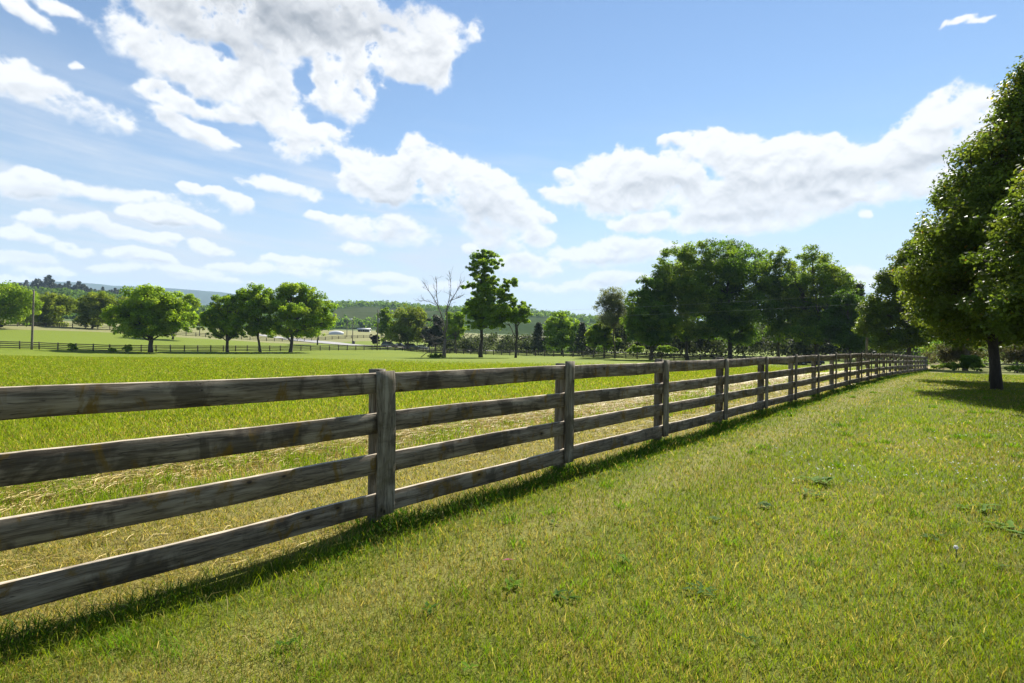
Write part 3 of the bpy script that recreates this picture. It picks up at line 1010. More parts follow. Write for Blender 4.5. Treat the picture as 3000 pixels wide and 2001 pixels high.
ptree("bright rounded tree between two dark cedars, left of the pale tree", 1290, 140, [(1288, 735, 28, 22), (1276, 752, 32, 22), (1305, 757, 26, 28), (1290, 778, 44, 20), (1290, 718, 15, 10), (1315, 745, 16, 14)], "bright", 130, 12000, .36, .35, group=GM)
ptree("low leafy tree in front of the pale sparse tree", 1388, 114, [(1374, 765, 26, 20), (1390, 746, 20, 11), (1400, 785, 22, 13), (1365, 785, 16, 12)], "maple", 70, 7000, .3, .25, group=GR)
ptree("pale grey green tree with thin sparse crown, left end of the right group", 1412, 112, [(1408, 680, 27, 21), (1390, 705, 22, 22), (1423, 705, 24, 26), (1408, 732, 32, 20), (1400, 690, 20, 20), (1385, 728, 15, 14)], "pale", 200, 5600, .22, .22, group=GR, limb=.9, bark="barkpale")
ptree("dark dense tree right of the pale sparse tree", 1496, 104,
      [(1490, 652, 26, 22), (1464, 690, 28, 24), (1515, 690, 30, 34), (1485, 728, 50, 32), (1460, 755, 26, 22), (1530, 745, 24, 38), (1490, 774, 42, 18), (1500, 705, 34, 34)], "oak", 220, 24000, .30, .42, group=GR, leader=True, limb=.4, yel=.03)
ptree("tall tree with yellowish top, left of the biggest right tree", 1579, 106,
      [(1560, 583, 38, 26), (1534, 605, 24, 24), (1592, 596, 32, 38), (1550, 648, 42, 34), (1602, 662, 38, 38), (1560, 703, 44, 32), (1545, 750, 42, 24), (1592, 758, 48, 24), (1526, 652, 34, 42), (1575, 630, 44, 40), (1620, 610, 30, 40), (1570, 680, 50, 44)], "maple", 280, 27000, .30, .42, group=GR, leader=True, limb=.5, gap=.15)
ptree("biggest darkest tree of the right group, rounded top reaching highest", 1677, 108,
      [(1682, 566, 40, 20), (1640, 580, 38, 28), (1716, 586, 36, 24), (1744, 610, 30, 28), (1670, 618, 58, 38), (1712, 658, 54, 38), (1648, 678, 54, 38), (1690, 718, 68, 38), (1640, 750, 54, 28), (1732, 745, 44, 32), (1690, 774, 58, 18), (1668, 556, 16, 12), (1625, 640, 40, 46), (1762, 650, 36, 46), (1700, 610, 50, 40), (1660, 700, 60, 44)], "oak", 380, 38000, .30, .6, group=GR, leader=True, limb=.45, bark="barkdark", gap=.12, yel=.03)
ptree("slender yellow green tree right of the biggest right tree", 1790, 109,
      [(1790, 588, 24, 26), (1780, 628, 28, 32), (1800, 668, 34, 32), (1780, 713, 38, 34), (1800, 758, 44, 28), (1822, 640, 30, 44), (1768, 668, 36, 44), (1835, 700, 40, 44), (1795, 610, 24, 26)], "maple", 200, 17000, .30, .36, group=GR, leader=True, limb=.6, gap=.2)
ptree("broad open tree with wires across it, right of the slender yellow green tree", 1872, 101,
      [(1862, 590, 32, 24), (1896, 604, 32, 22), (1922, 624, 26, 22), (1880, 638, 48, 32), (1902, 678, 48, 32), (1860, 690, 42, 34), (1890, 730, 58, 32), (1850, 765, 48, 24), (1922, 768, 44, 28), (1848, 650, 36, 44), (1925, 660, 34, 36), (1930, 710, 36, 40)], "maple", 300, 28000, .29, .45, group=GR, limb=.6, gap=.2)
ptree("low saturated green tree between the open tree and the rounded glossy trees", 1952, 90, [(1945, 690, 30, 22), (1960, 720, 38, 32), (1938, 750, 38, 28), (1962, 780, 44, 22)], "deep", 130, 13000, .26, .3, group=GR)

GW = "row of rounded trees beside the lawn"
ptree("rounded glossy tree past the far end of the near fence", 2086, 58,
      [(2112, 556, 42, 42), (2076, 600, 40, 42), (2046, 650, 40, 38), (2112, 650, 58, 52), (2020, 700, 38, 36), (2082, 715, 68, 48), (2014, 748, 43, 32), (2092, 775, 68, 28), (2152, 740, 58, 42), (2030, 788, 38, 16), (2160, 640, 50, 60)],
      "pear", 420, 44000, .19, .32, group=GW, mat="leafgloss", clump_r=.62, limb=.3, yel=.05, grow=1.12)
ptree("dark rounded tree filling the gap behind the leaning trunk", 2215, 66,
      [(2215, 650, 70, 60), (2190, 720, 60, 50), (2250, 715, 60, 50), (2220, 770, 75, 26), (2300, 700, 70, 70)], "pear", 200, 18000, .24, .3, group=GW, mat="leafgloss")


def cone_tree(label, base, prof, n, nleaf, leaf, lean=(0, 0), group=GW, pal="pear", scale=1.0, crown_lean=None, yel=.08):
    root = empty("rounded_tree", tuple(base), 0, label, "tree", group)
    zs, rs = np.array(prof).T * scale
    zc = zs.min() + (zs.max() - zs.min()) * RNG.uniform(0, 1, n * 3)
    rmax = np.interp(zc, zs, rs)
    k = RNG.uniform(0, 1, n * 3) < (rmax / rs.max()) ** 1.2
    zc, rmax = zc[k][:n], rmax[k][:n]
    a = RNG.uniform(0, 2 * math.pi, len(zc))
    lump = .74 + .56 * fbm(np.cos(a) * 2.6 + zc * .6 + 7, np.sin(a) * 2.6 + zc * 1.0 + 3, 19, 3) + RNG.normal(0, .07, len(zc))
    lump = lump + np.where(RNG.uniform(0, 1, len(zc)) < .09, RNG.uniform(.08, .22, len(zc)), 0)   # a few boughs reach out
    cr = RNG.uniform(.26, .78, len(zc)) * scale
    f = np.where(RNG.uniform(0, 1, len(zc)) < .22, RNG.uniform(.3, .7, len(zc)), RNG.uniform(.84, 1.0, len(zc)))
    rr = np.maximum(0, rmax * lump * f - cr * .5)
    cl = lean[0] if crown_lean is None else crown_lean
    lx = np.interp(zc, [0, zs.max()], [0, cl]); ly = np.interp(zc, [0, zs.max()], [0, lean[1]])
    C = np.c_[rr * np.cos(a) + lx, rr * np.sin(a) + ly, zc]
    tints = PALS[pal][RNG.integers(0, len(PALS[pal]), len(C))] * RNG.uniform(.8, 1.2, (len(C), 1))
    hot = (RNG.uniform(0, 1, len(C)) < yel) & (zc > zs.max() * .55)
    tints[hot] *= np.array([1.9, 1.25, .8])
    w = cr ** 2
    cnt = np.maximum(10, (nleaf * w * RNG.uniform(.45, 1.5, len(w)) / w.sum()).astype(int))
    V, q, c = leaves(C, cr, cnt, leaf, tints, .62, .5, .68)
    # odd orange leaf
    m = len(V) // 4
    od = RNG.uniform(0, 1, m) < .006
    c.reshape(m, 4, 3)[od] = np.array([.30, .17, .03])
    mesh_obj("crown", V, [q], M["leafgloss"], root, tint=c)
    mb = MB()
    tz = zs.max() * .8
    t = np.linspace(0, 1, 9)
    tzz = -.25 + t * (tz + .25)
    pts = np.c_[lean[0] * np.minimum(1, np.clip(tzz, 0, 9) / 2.4) ** .9 + .04 * np.sin(t * 5), lean[1] * t, tzz]
    r0 = .148 * min(scale, 1)
    mb.tube(pts, r0 * np.array([1.3, 1.05, .95, .8, .62, .48, .35, .22, .1]), 12)
    for i in range(0, len(C), 3):
        s = pts[min(7, 2 + int(C[i, 2] / zs.max() * 6))] * .9 + pts[1] * .1
        s = np.array([s[0], s[1], max(1.2, min(C[i, 2] - .35, s[2]))])
        s[0], s[1] = np.interp(s[2], pts[:, 2], pts[:, 0]), np.interp(s[2], pts[:, 2], pts[:, 1])
        mb.tube(branch_pts(s, C[i], 4, .04, .06), np.linspace(.055, .012, 4) * scale, 5, False)
    mb.build("trunk", M["barkdark"], root, smooth=True)
    return root


PROF = [(1.75, 1.2), (2.15, 2.2), (2.9, 2.65), (4.3, 2.7), (5.8, 2.4), (6.8, 1.95), (8.0, 1.35), (9.1, .7), (10.0, .1)]
bB = at(2291, 19.6)
cone_tree("rounded glossy tree with leaning dark trunk on the lawn at right", bB, PROF, 680, 140000, .115, lean=(-.30, 0), scale=1.14, crown_lean=1.15)
bA = np.array([14.7, 14.4, 0.0])
cone_tree("nearest tree, boughs hanging in from the right edge, trunk out of frame", bA, [(a * .80, b * .80) for a, b in PROF], 400, 90000, .11, lean=(-.1, .1), scale=1.0)
bC = np.array([21.95, 25.8, g1(21.95, 25.8)])
cone_tree("tree standing behind the leaning trunk, mostly hidden by it", bC, [(a, b * 1.22) for a, b in PROF], 440, 60000, .14, lean=(.0, 0), scale=1.0)


def conifer(name, label, base, h, r, n, leaf, pal="cedar", group=None, z0=.12, single=False, ragged=.3):
    """whorled evergreen"""
    mb = MB()
    mb.tube([(0, 0, -.3), (0, 0, h * .5), (0, 0, h * .97)], [h * .022, h * .014, .02], 6)
    t = RNG.uniform(0, 1, n) ** .8
    z = h * (z0 + (1 - z0) * t)
    a = RNG.uniform(0, 2 * math.pi, n)
    R_ = r * (1 - t) ** (.85 if single or pal != 'cedar' or leaf > .32 else .5) * (1 + ragged * np.sin(a * 4 + z * 3)) * np.sqrt(RNG.uniform(.15, 1, n)) + .06 * r
    C = np.c_[R_ * np.cos(a), R_ * np.sin(a), z - .18 * R_]
    tints = PALS[pal][RNG.integers(0, len(PALS[pal]), n)] * RNG.uniform(.8, 1.2, (n, 1))
    V, q, c = leaves(C, np.full(n, leaf * 1.2), np.full(n, 3), leaf, tints, .5, .5)
    if single:
        tv = np.concatenate(mb.v); tq = np.concatenate(mb.q)
        o = mesh_obj(name, np.concatenate([V, tv]), [np.concatenate([q, tq + len(V)])], M["needle"], None,
                     tint=np.concatenate([c, np.full((len(tv), 3), .05)]), loc=tuple(base))
        return tag(o, label, "tree", group)
    root = empty(name, tuple(base), 0, label, "tree", group)
    mesh_obj("crown", V, [q], M["needle"], root, tint=c)
    mb.build("trunk", M["barkdark"], root)
    return root


for lab, px, Y, ytop, rpx in (
        ("dark cedar at the left foot of the bright rounded tree", 1236, 134, 741, 17),
        ("dark cedar at the right foot of the bright rounded tree", 1336, 132, 741, 19),
        ("slim dark cedar just left of the pale sparse tree", 1356, 138, 752, 13),
        ("dark spruce tip poking up between the right trees and the rounded trees", 1972, 97, 652, 34)):
    b = at(px, Y)
    h = P(px, ytop, Y)[2] - b[2]
    conifer("cedar_tree" if "cedar" in lab else "spruce_tree", lab, b, h, rpx * Y / F, 1500, .3 if Y > 100 else .34, z0=.03 if "cedar" in lab else .1)

# bare dead tree
def dead_tree():
    Y = 100
    b = at(1020, Y)
    root = empty("dead_tree", tuple(b), 0, "bare leafless grey tree in the field left of the tall lone tree", "tree")
    s = F / Y

    def L(px, py, dy=0.0):
        v = P(px, py, Y) - b
        return np.array([v[0], dy, v[2]])
    tr, br = MB(), MB()
    tr.tube([L(1019, 823), L(1020, 805), L(1021, 790), L(1022, 778)], [.42, .30, .27, .24], 9)
    stems = [[(1022, 778), (1021, 755), (1014, 727), (1005, 702), (992, 680), (980, 662), (966, 642)],
             [(1021, 770), (1026, 745), (1024, 715), (1034, 690), (1044, 672), (1052, 655), (1057, 640)],
             [(1024, 715), (1031, 690), (1036, 668), (1036, 645), (1033, 627)],
             [(1014, 727), (1006, 700), (1003, 678), (1004, 655), (1001, 638)],
             [(1005, 702), (990, 694), (975, 690), (963, 692)],
             [(1034, 690), (1048, 686), (1058, 682)],
             [(1021, 755), (1010, 748), (997, 742), (985, 746)]]
    for i, st in enumerate(stems):
        dy = np.linspace(0, random.uniform(-2.2, 2.2), len(st))
        pts = np.array([L(x, y, d) for (x, y), d in zip(st, dy)])
        r0 = (.14, .13, .075, .08, .05, .045, .045)[i]
        br.tube(pts, np.linspace(r0, .025, len(st)), 6)
        # twigs
        for j in range(1, len(pts)):
            for _ in range(4):
                d = pts[j] - pts[j - 1]
                d = d / np.linalg.norm(d) + RNG.normal(0, .55, 3)
                d[2] += .25
                d /= np.linalg.norm(d)
                ln = random.uniform(.6, 1.9)
                st_ = pts[j - 1] + (pts[j] - pts[j - 1]) * random.random()
                tw = branch_pts(st_, st_ + d * ln, 4, 0, .12)
                br.tube(tw, np.linspace(.032, .01, 4), 4, False)
                for _k in range(2):
                    s2 = tw[random.randint(1, 3)]
                    d2 = d + RNG.normal(0, .6, 3); d2 /= np.linalg.norm(d2)
                    br.tube(branch_pts(s2, s2 + d2 * ln * .5, 3, 0, .1), [.014, .011, .008], 3, False)
    # broken hanging boughs round the foot
    for x0, y0, x1, y1 in ((1021, 782, 985, 770), (1020, 786, 975, 800), (1021, 780, 965, 784), (1022, 784, 1060, 778), (1020, 790, 990, 812), (1021, 785, 978, 776), (1022, 779, 1050, 762)):
        dy = random.uniform(-1.5, 1.5)
        pts = branch_pts(L(x0, y0), L(x1, y1, dy), 6, .08, .08)
        br.tube(pts, np.linspace(.07, .012, 6), 5)
        for _ in range(9):
            s2 = pts[random.randint(1, 5)]
            d2 = (pts[-1] - pts[0]) / np.linalg.norm(pts[-1] - pts[0]) + RNG.normal(0, .5, 3)
            br.tube(branch_pts(s2, s2 + d2 * random.uniform(.5, 1.3), 4, 0, .1), np.linspace(.022, .008, 4), 3, False)
    tr.build("trunk", M["barkpale"], root, smooth=True)
    br.build("branches", M["barkpale"], root, smooth=True)
    # fallen limbs propped left of the trunk
    for i, (x0, y0, x1, y1, lab) in enumerate(((992, 815, 996, 776, "thin pale broken limb leaning upright left of the dead tree"), (968, 806, 1000, 798, "grey fallen bough lying in the grass left of the dead tree"))):
        mb = MB()
        bb = L(x0, y0, -1.0) + b
        bb[2] = g1(bb[0], bb[1])
        e = L(x1, y1, -1.0) + b - bb
        pts = branch_pts(np.array([0, 0, -.05]), e, 5, 0, .06)
        mb.tube(pts, np.linspace(.08, .02, 5), 6)
        for _ in range(14):
            s2 = pts[random.randint(1, 4)]
            d2 = RNG.normal(0, 1, 3); d2[2] = abs(d2[2]) * .6
            mb.tube(branch_pts(s2, s2 + d2 * random.uniform(.3, .9), 3, 0, .1), [.025, .015, .008], 3, False)
        o = mb.build("broken_branch", M["barkpale"], None, loc=tuple(bb))
        tag(o, lab, "branch")


dead_tree()

# bushes and undergrowth on the right behind the lawn
def bush(name, label, px, Y, lst, pal, nc, nl, leaf, **k):
    return ptree(label, px, Y, lst, pal, nc, nl, leaf, .06, name=name, cat="bush", **k)


bush("shrub", "leafy green shrub left of the leaning trunk, by the split rail fence", 2222, 54, [(2222, 832, 22, 18), (2205, 842, 14, 11), (2240, 836, 16, 15), (2225, 820, 14, 8)], "deep", 60, 6000, .12)
bush("thicket", "brownish bare thicket behind the green shrub", 2200, 68, [(2180, 815, 36, 26), (2215, 806, 40, 28), (2250, 812, 30, 26)], "brown", 120, 6000, .16, limb=.9, bark="barkpale")
bush("thicket", "brownish bare thicket right of the leaning trunk, over the split rail fence", 2330, 66, [(2318, 815, 34, 26), (2350, 806, 40, 28), (2390, 812, 40, 28)], "brown", 120, 6000, .16, limb=.9, bark="barkpale")
bush("shrub", "low leafy plants at the foot of the split rail fence, right of the trunk", 2325, 58, [(2320, 846, 14, 8), (2342, 848, 16, 8), (2372, 846, 20, 9)], "bright", 40, 3000, .11)
bush("shrub", "low straggling shrub in the grass past the near fence end", 2165, 60, [(2150, 842, 14, 6), (2172, 838, 18, 7), (2190, 842, 12, 6)], "maple", 40, 2500, .11)
for lab, px, Y, lst in (("small weedy bush on the far left fence, left of the biggest left tree", 166, 93, [(166, 797, 9, 8), (162, 790, 6, 6), (172, 800, 6, 5)]),
                        ("small weedy bush on the far left fence, close left of the biggest left tree's trunk", 294, 98, [(294, 801, 9, 7), (300, 797, 6, 6)]),
                        ("pale weedy bush on the far left fence, between its two darker bushes", 262, 96, [(262, 803, 8, 5), (255, 801, 5, 4)])):
    bush("weedy_bush", lab, px, Y, lst, "walnut", 24, 1400, .16)
bush("dark_bush", "dark round bush under the left edge tree", 4, 146, [(4, 745, 9, 9), (-2, 748, 8, 7)], "cedar", 20, 1400, .3)
bush("dark_bush", "dark pointed bush between the twin stemmed tree and the biggest left tree", 309, 172, [(309, 748, 8, 10), (303, 753, 7, 6), (314, 753, 6, 6)], "cedar", 20, 1400, .3)
bush("weedy_bush", "tuft of tall weeds at the foot of the dead tree", 1000, 99, [(1000, 817, 16, 5), (990, 819, 10, 4), (1014, 819, 8, 4)], "deep", 24, 2600, .14)
for lab, px, lst in (("yellow green bush behind the cross fence, right of the low leafy tree", 1462, [(1462, 800, 14, 9), (1450, 804, 10, 6)]),
                     ("bright weedy bush behind the cross fence, between the dark tree and the tall yellowish tree", 1528, [(1528, 800, 16, 9), (1545, 803, 10, 7), (1514, 803, 8, 6)])):
    bush("weedy_bush", lab, px, 112, lst, "bright", 30, 2200, .22)


def woods(name, label, pts, pal, leaf, per, hscale=(9, 14), rad=(3, 5), mat="leaf", z_in=None):
    """a far wood reading as one mass: many crowns in one object"""
    C, CR = [], []
    x, y = pts[:, 0], pts[:, 1]
    z = gz(x, y) if z_in is None else z_in
    h = RNG.uniform(*hscale, len(x)); r = RNG.uniform(*rad, len(x))
    for k in range(3):
        f = RNG.uniform(.25, 1.0, len(x))
        C.append(np.c_[x + RNG.normal(0, .35, len(x)) * r, y + RNG.normal(0, .35, len(x)) * r, z + h * f - r * .4 * f])
        CR.append(r * RNG.uniform(.6, .95, len(x)) * (1.05 - .35 * f))
    C, CR = np.concatenate(C), np.concatenate(CR)
    tints = PALS[pal][RNG.integers(0, len(PALS[pal]), len(C))] * RNG.uniform(.75, 1.2, (len(C), 1))
    V, q, c = leaves(C, CR, np.full(len(C), per), leaf, tints, .8, .6)
    o = mesh_obj(name, V, [q], M[mat], tint=c)
    return tag(o, label, "wood", kind="stuff")


def strip(n, px0, px1, Y0, Y1):
    px, Y = RNG.uniform(px0, px1, n), RNG.uniform(Y0, Y1, n)
    return np.c_[(px - CX) / F * Y, Y]


woods("woodland", "shadowy wood behind the tall trees on the right", strip(320, 1390, 2150, 124, 160), "cedar", .6, 75, (6, 14), (2.6, 4.6))
woods("woodland", "dark wood behind the lawn at the right edge", strip(150, 2120, 2900, 80, 125), "oak", .4, 75, (5, 11), (2, 3.6))
woods("woodland", "dark trees in a mass behind the dead tree and the tall lone tree", strip(110, 1010, 1240, 152, 185), "cedar", .5, 60, (4, 6.5), (1.8, 3.0))
woods("woodland", "low trees in a mass left of the right group", strip(70, 1240, 1420, 150, 185), "deep", .5, 60, (3, 5), (1.8, 2.8))

# ------------------------------------------------------------------ far hills
def hill_mat(name, cols, scale):
    m, t, b = new_mat(name)
    pos = t.node("ShaderNodeNewGeometry").outputs["Position"]
    n1 = t.noise(t.mapping(pos, (scale, scale * .55, scale)), 1.0, 3, .5)
    n2 = t.noise(pos, scale * 14, 4, .6)
    c = t.mix(t.mapr(n1, .44, .5), cols[0], cols[1])
    c = t.mix(t.mapr(n1, .56, .6), c, cols[2])
    c = t.mix(t.mapr(n2, .35, .7, 0, .4), c, tuple(q * .7 for q in cols[0]))
    t.set(b.inputs["Base Color"], c)
    b.inputs["Roughness"].default_value = 1
    b.inputs["Specular IOR Level"].default_value = 0
    return m


def hill(name, crest, Yf, Yc, Yb, mat, rough=4.0, seed=3, n=160, m=36):
    cp = np.array(crest, float)
    px = np.linspace(cp[0, 0], cp[-1, 0], n)
    py = np.interp(px, cp[:, 0], cp[:, 1])
    hx = 788 + (px - CX) * math.tan(ROLL)
    zc = EYE + (hx - py) / F * Yc
    V = np.zeros((n, m, 3))
    for j, t in enumerate(np.linspace(0, 1, m)):
        if t < .62:
            s = t / .62; Y = Yf + (Yc - Yf) * s; pr = s * s * (3 - 2 * s)
            pr = .65 * pr + .35 * s
        else:
            s = (t - .62) / .38; Y = Yc + (Yb - Yc) * s; pr = 1 - .8 * s
        x = (px - CX) / F * Y
        z0 = gz(x, np.full(n, Y)) - 4 * (1 - pr)
        V[:, j, 0] = x; V[:, j, 1] = Y
        V[:, j, 2] = z0 * (1 - pr) + zc * pr + (fbm(x / (Yc * .09), np.full(n, Y / (Yc * .09)), seed) - .5) * rough * min(1, 4 * pr)
    i, j = np.meshgrid(np.arange(n - 1), np.arange(m - 1), indexing="ij")
    Q = np.stack([i * m + j, (i + 1) * m + j, (i + 1) * m + j + 1, i * m + j + 1], -1).reshape(-1, 4)
    o = mesh_obj(name, V.reshape(-1, 3), [Q], mat, smooth=True)
    tag(o, kind="structure")
    return V


M["hillgreen"] = hill_mat("hill pasture", [(.030, .048, .014), (.042, .062, .020), (.054, .068, .026)], .006)
M["mountain"] = hill_mat("forested mountain", [(.03, .05, .02), (.04, .06, .025), (.05, .065, .03)], .0012)
H1 = hill("hills", [(-500, 655), (-150, 662), (0, 664), (80, 668), (150, 671), (230, 677), (300, 688), (380, 708), (430, 714), (500, 718), (560, 722), (650, 734), (760, 748)], 330, 720, 1150, M["hillgreen"], 4, 3)
H2 = hill("hills", [(560, 730), (640, 714), (700, 708), (770, 706), (830, 704), (880, 705), (950, 710), (1000, 713), (1100, 718), (1200, 726), (1300, 734), (1400, 743), (1500, 753), (1750, 765)], 470, 1050, 1700, M["hillgreen"], 6, 9)
hill("mountains", [(-500, 655), (-200, 655), (0, 651), (54, 648), (112, 647), (150, 648), (190, 651), (245, 656), (330, 662), (420, 666), (455, 667.5), (502, 671), (560, 678), (640, 694), (740, 716), (860, 740), (1000, 760)], 3000, 5000, 7000, M["mountain"], 40, 17, 260)


def hill_pts(V, n, cond):
    """random spots on a hill grid; cond(pxv, t) -> keep"""
    a = RNG.uniform(0, V.shape[0] - 1.01, n); b = RNG.uniform(0, V.shape[1] - 1.01, n)
    i, j = a.astype(int), b.astype(int)
    fa, fb = (a - i)[:, None], (b - j)[:, None]
    p = (V[i, j] * (1 - fa) + V[i + 1, j] * fa) * (1 - fb) + (V[i, j + 1] * (1 - fa) + V[i + 1, j + 1] * fa) * fb
    px = CX + F * p[:, 0] / p[:, 1]
    k = cond(px, b / (V.shape[1] - 1), fbm(p[:, 0] / 90, p[:, 1] / 90, 61))
    return p[k]


q = hill_pts(H2, 9500, lambda px, t, n: ((t > .40 + .08 * n) & (t < .72)) | ((n > .60) & (t > .08) & (t < .5)))
woods("hill_forest", "forest along the top of the low hill at centre", q[:, :2], "oak", 2.6, 12, (7, 13), (4, 6.5), z_in=q[:, 2])
q = hill_pts(H1, 8500, lambda px, t, n: ((t > .26) & (t < .40) & (px < 420)) | ((t > .05) & (t < .17)) | ((px > 330) & (t > .3) & (t < .7)) | ((t > .585) & (t < .64) & (n > .45)))
woods("hill_forest", "dark woods in bands across the hill at far left", q[:, :2], "deep", 2.0, 14, (5, 8), (2.6, 4.4), z_in=q[:, 2])

# ragged pines on the left hilltop, one by one
protos = []
lab0 = "dark ragged pine in the skyline row on the far left hilltop"
for v in range(4):
    o = conifer("pine_tree", lab0, (0, 0, -500), (17, 14, 19, 12)[v], (5.6, 6.4, 4.8, 5.6)[v], 190, 1.9, "cedar", "pines on the far left hilltop", .28, True, .6)
    protos.append(o)
for i in range(64):
    px = 28 + 262 * (i + random.uniform(.1, .9)) / 64
    v = random.randrange(4)
    Yp = random.uniform(690, 745)
    ci = (px + 500) / 1260 * (H1.shape[0] - 1)
    col = H1[int(ci)]
    z = np.interp(Yp, col[:, 1], col[:, 2])
    o = protos[i] if i < 4 else protos[v].copy()
    if i >= 4: COL.objects.link(o)
    s = random.uniform(.5, .85) * (1.0 if px < 200 else .75)
    if abs(px - 112) < 4 or abs(px - 82) < 3: s *= 1.3
    o.location = ((px - CX) / F * Yp, Yp, z - .5)
    o.scale = (s, s, s)
    o.rotation_euler = (0, 0, random.uniform(0, 6.28))

# ------------------------------------------------------------------ road, buildings, poles
def ribbon(name, pts, w, mat, lift=.03):
    pts = np.array(pts)
    t = np.linspace(0, 1, 60)
    k = np.linspace(0, 1, len(pts))
    cx, cy = np.interp(t, k, pts[:, 0]), np.interp(t, k, pts[:, 1])
    for _ in range(6):
        cx[1:-1] = (cx[:-2] + cx[1:-1] * 2 + cx[2:]) / 4; cy[1:-1] = (cy[:-2] + cy[1:-1] * 2 + cy[2:]) / 4
    dx, dy = np.gradient(cx), np.gradient(cy)
    L = np.hypot(dx, dy)
    nx, ny = -dy / L, dx / L
    V = []
    for s in np.linspace(-1, 1, 5):
        x, y = cx + nx * w / 2 * s, cy + ny * w / 2 * s
        z = gz(x, y) + (fbm(x * .02, y * .02, 8) - .5) * 1.2 * sstep(60, 200, np.hypot(x, y))
        V.append(np.c_[x, y, z + lift + .05])
    V = np.concatenate(V)
    n = 60
    Q = np.array([[a * n + i, a * n + i + 1, (a + 1) * n + i + 1, (a + 1) * n + i] for a in range(4) for i in range(n - 1)])
    o = mesh_obj(name, V, [Q], mat, smooth=True)
    return tag(o, kind="structure")


ribbon("road", [(-130, 262), (-89, 230), (-70, 208), (-56, 188), (-44, 176), (-30, 170), (10, 172), (60, 160)], 6.5, M["road"], .10)


def gable(name, label, px, Y, w, d, h, hr, rz, wall, roof, cat="house", py=None, windows=2):
    b = at(px, Y)
    if py is not None:                                    # on the far slope
        c_ = H2[int(np.clip((px - 560) / 1190 * (H2.shape[0] - 1), 0, H2.shape[0] - 1))]
        b[2] = float(np.interp(Y, c_[:, 1], c_[:, 2])) - .1
    root = empty(name, tuple(b), rz, label, cat)
    mb = MB()
    mb.add([[-w / 2, -d / 2, -2], [w / 2, -d / 2, -2], [w / 2, d / 2, -2], [-w / 2, d / 2, -2], [-w / 2, -d / 2, h], [w / 2, -d / 2, h], [w / 2, d / 2, h], [-w / 2, d / 2, h], [-w / 2, 0, h + hr], [w / 2, 0, h + hr]],
           [[0, 1, 5, 4], [2, 3, 7, 6], [1, 2, 6, 5], [3, 0, 4, 7]], [[5, 6, 9], [7, 4, 8]])
    mb.build("wall", wall, root)
    rb = MB(); e = .5
    for s in (-1, 1):
        rb.add([[-w / 2 - e, s * (d / 2 + e), h - e * hr / (d / 2)], [w / 2 + e, s * (d / 2 + e), h - e * hr / (d / 2)], [w / 2 + e, 0, h + hr], [-w / 2 - e, 0, h + hr],
                [-w / 2 - e, s * (d / 2 + e), h - e * hr / (d / 2) + .2], [w / 2 + e, s * (d / 2 + e), h - e * hr / (d / 2) + .2], [w / 2 + e, 0, h + hr + .2], [-w / 2 - e, 0, h + hr + .2]],
               [[0, 1, 2, 3], [4, 7, 6, 5], [0, 4, 5, 1], [1, 5, 6, 2], [0, 3, 7, 4]])
    rb.build("roof", roof, root)
    for i in range(windows):
        wb = MB(); wb.box((-w / 2 + w * (i + .5) / windows, -d / 2 - .03, h * .55), (.6, .04, .8))
        wb.build("window", M["glass"], root)
    return root


gable("farmhouse", "small white farmhouse on the slope of the low centre hill", 803, 640, 8, 5, 1.9, 1.4, .2, M["white"], M["roofgrey"], py=721, windows=4)
gable("farmhouse", "pale house half hidden by trees left of the white hill farmhouse", 772, 660, 7, 5, 1.8, 1.4, -.2, M["roofgrey"], M["roofgrey"], py=723, windows=3)
gable("barn", "long low white roofed barn beyond the road, left of the transformer pole", 836, 330, 6.5, 4, 1.3, .6, .05, M["white"], M["white"], "barn", windows=5)

# white hoop tent
def hoop():
    b = at(772, 262)
    root = empty("hoop_tent", tuple(b), .3, "white humped tent in the meadow beyond the road", "tent")
    mb = MB()
    n, L = 14, 6.4
    V, Q = [], []
    for i, x in enumerate(np.linspace(-L / 2, L / 2, 9)):
        k = 1 - .35 * (2 * x / L) ** 2
        for a in np.linspace(0, math.pi, n):
            V.append((x, 2.2 * math.cos(a), 2.1 * k * math.sin(a) - .1))
    for i in range(8):
        for j in range(n - 1):
            Q.append([i * n + j, i * n + j + 1, (i + 1) * n + j + 1, (i + 1) * n + j])
    mb.add(V, Q)
    for e in (0, 8):
        base = len(V)
        mb.add([V[e * n + j] for j in range(n)] + [(V[e * n][0], 0, -.2)], [], [[j, j + 1, n] for j in range(n - 1)])
    mb.build("canvas", M["white"], root, smooth=True)
    db = MB(); db.box((-L / 2 - .06, 0, .6), (.05, .6, .75)); db.build("door", M["roofgrey"], root)


hoop()


def pole(label, px, Y, ytop, r=.14, arm=0.0, can=False, lean=.01):
    b = at(px, Y)
    h = P(px, ytop, Y)[2] - b[2]
    root = empty("utility_pole", tuple(b), 0, label, "utility pole", "utility poles")
    mb = MB()
    t = np.linspace(0, 1, 6)
    mb.tube(np.c_[lean * h * t, 0 * t, -.3 + (h + .3) * t], np.linspace(r, r * .7, 6), 10)
    o = mb.build("shaft", M["greywood"], root, smooth=True)
    top = np.array([lean * h, 0, h])
    if arm:
        ab = MB(); ab.box((lean * h, -.16, h - .7), (arm, .06, .07), .5); ab.build("crossarm", M["greywood"], root)
    for s in (-1, 0, 1) if arm else (0,):
        ib = MB(); q = top + np.array([s * arm * .88 * math.cos(.5), s * arm * .88 * math.sin(.5) - (.16 if arm else 0), -.6 if s or arm else 0])
        ib.tube([q, q + [0, 0, .12], q + [0, 0, .2]], [.05, .07, .03], 8); ib.build("insulator", M["roofgrey"], root)
    if can:
        cb = MB(); cb.tube([(.32, -.2, h - 3.4), (.32, -.2, h - 3.3), (.32, -.2, h - 2.3), (.32, -.2, h - 2.2)], [.22, .27, .27, .2], 12); cb.build("transformer", M["roofgrey"], root, smooth=True)
    return b + top


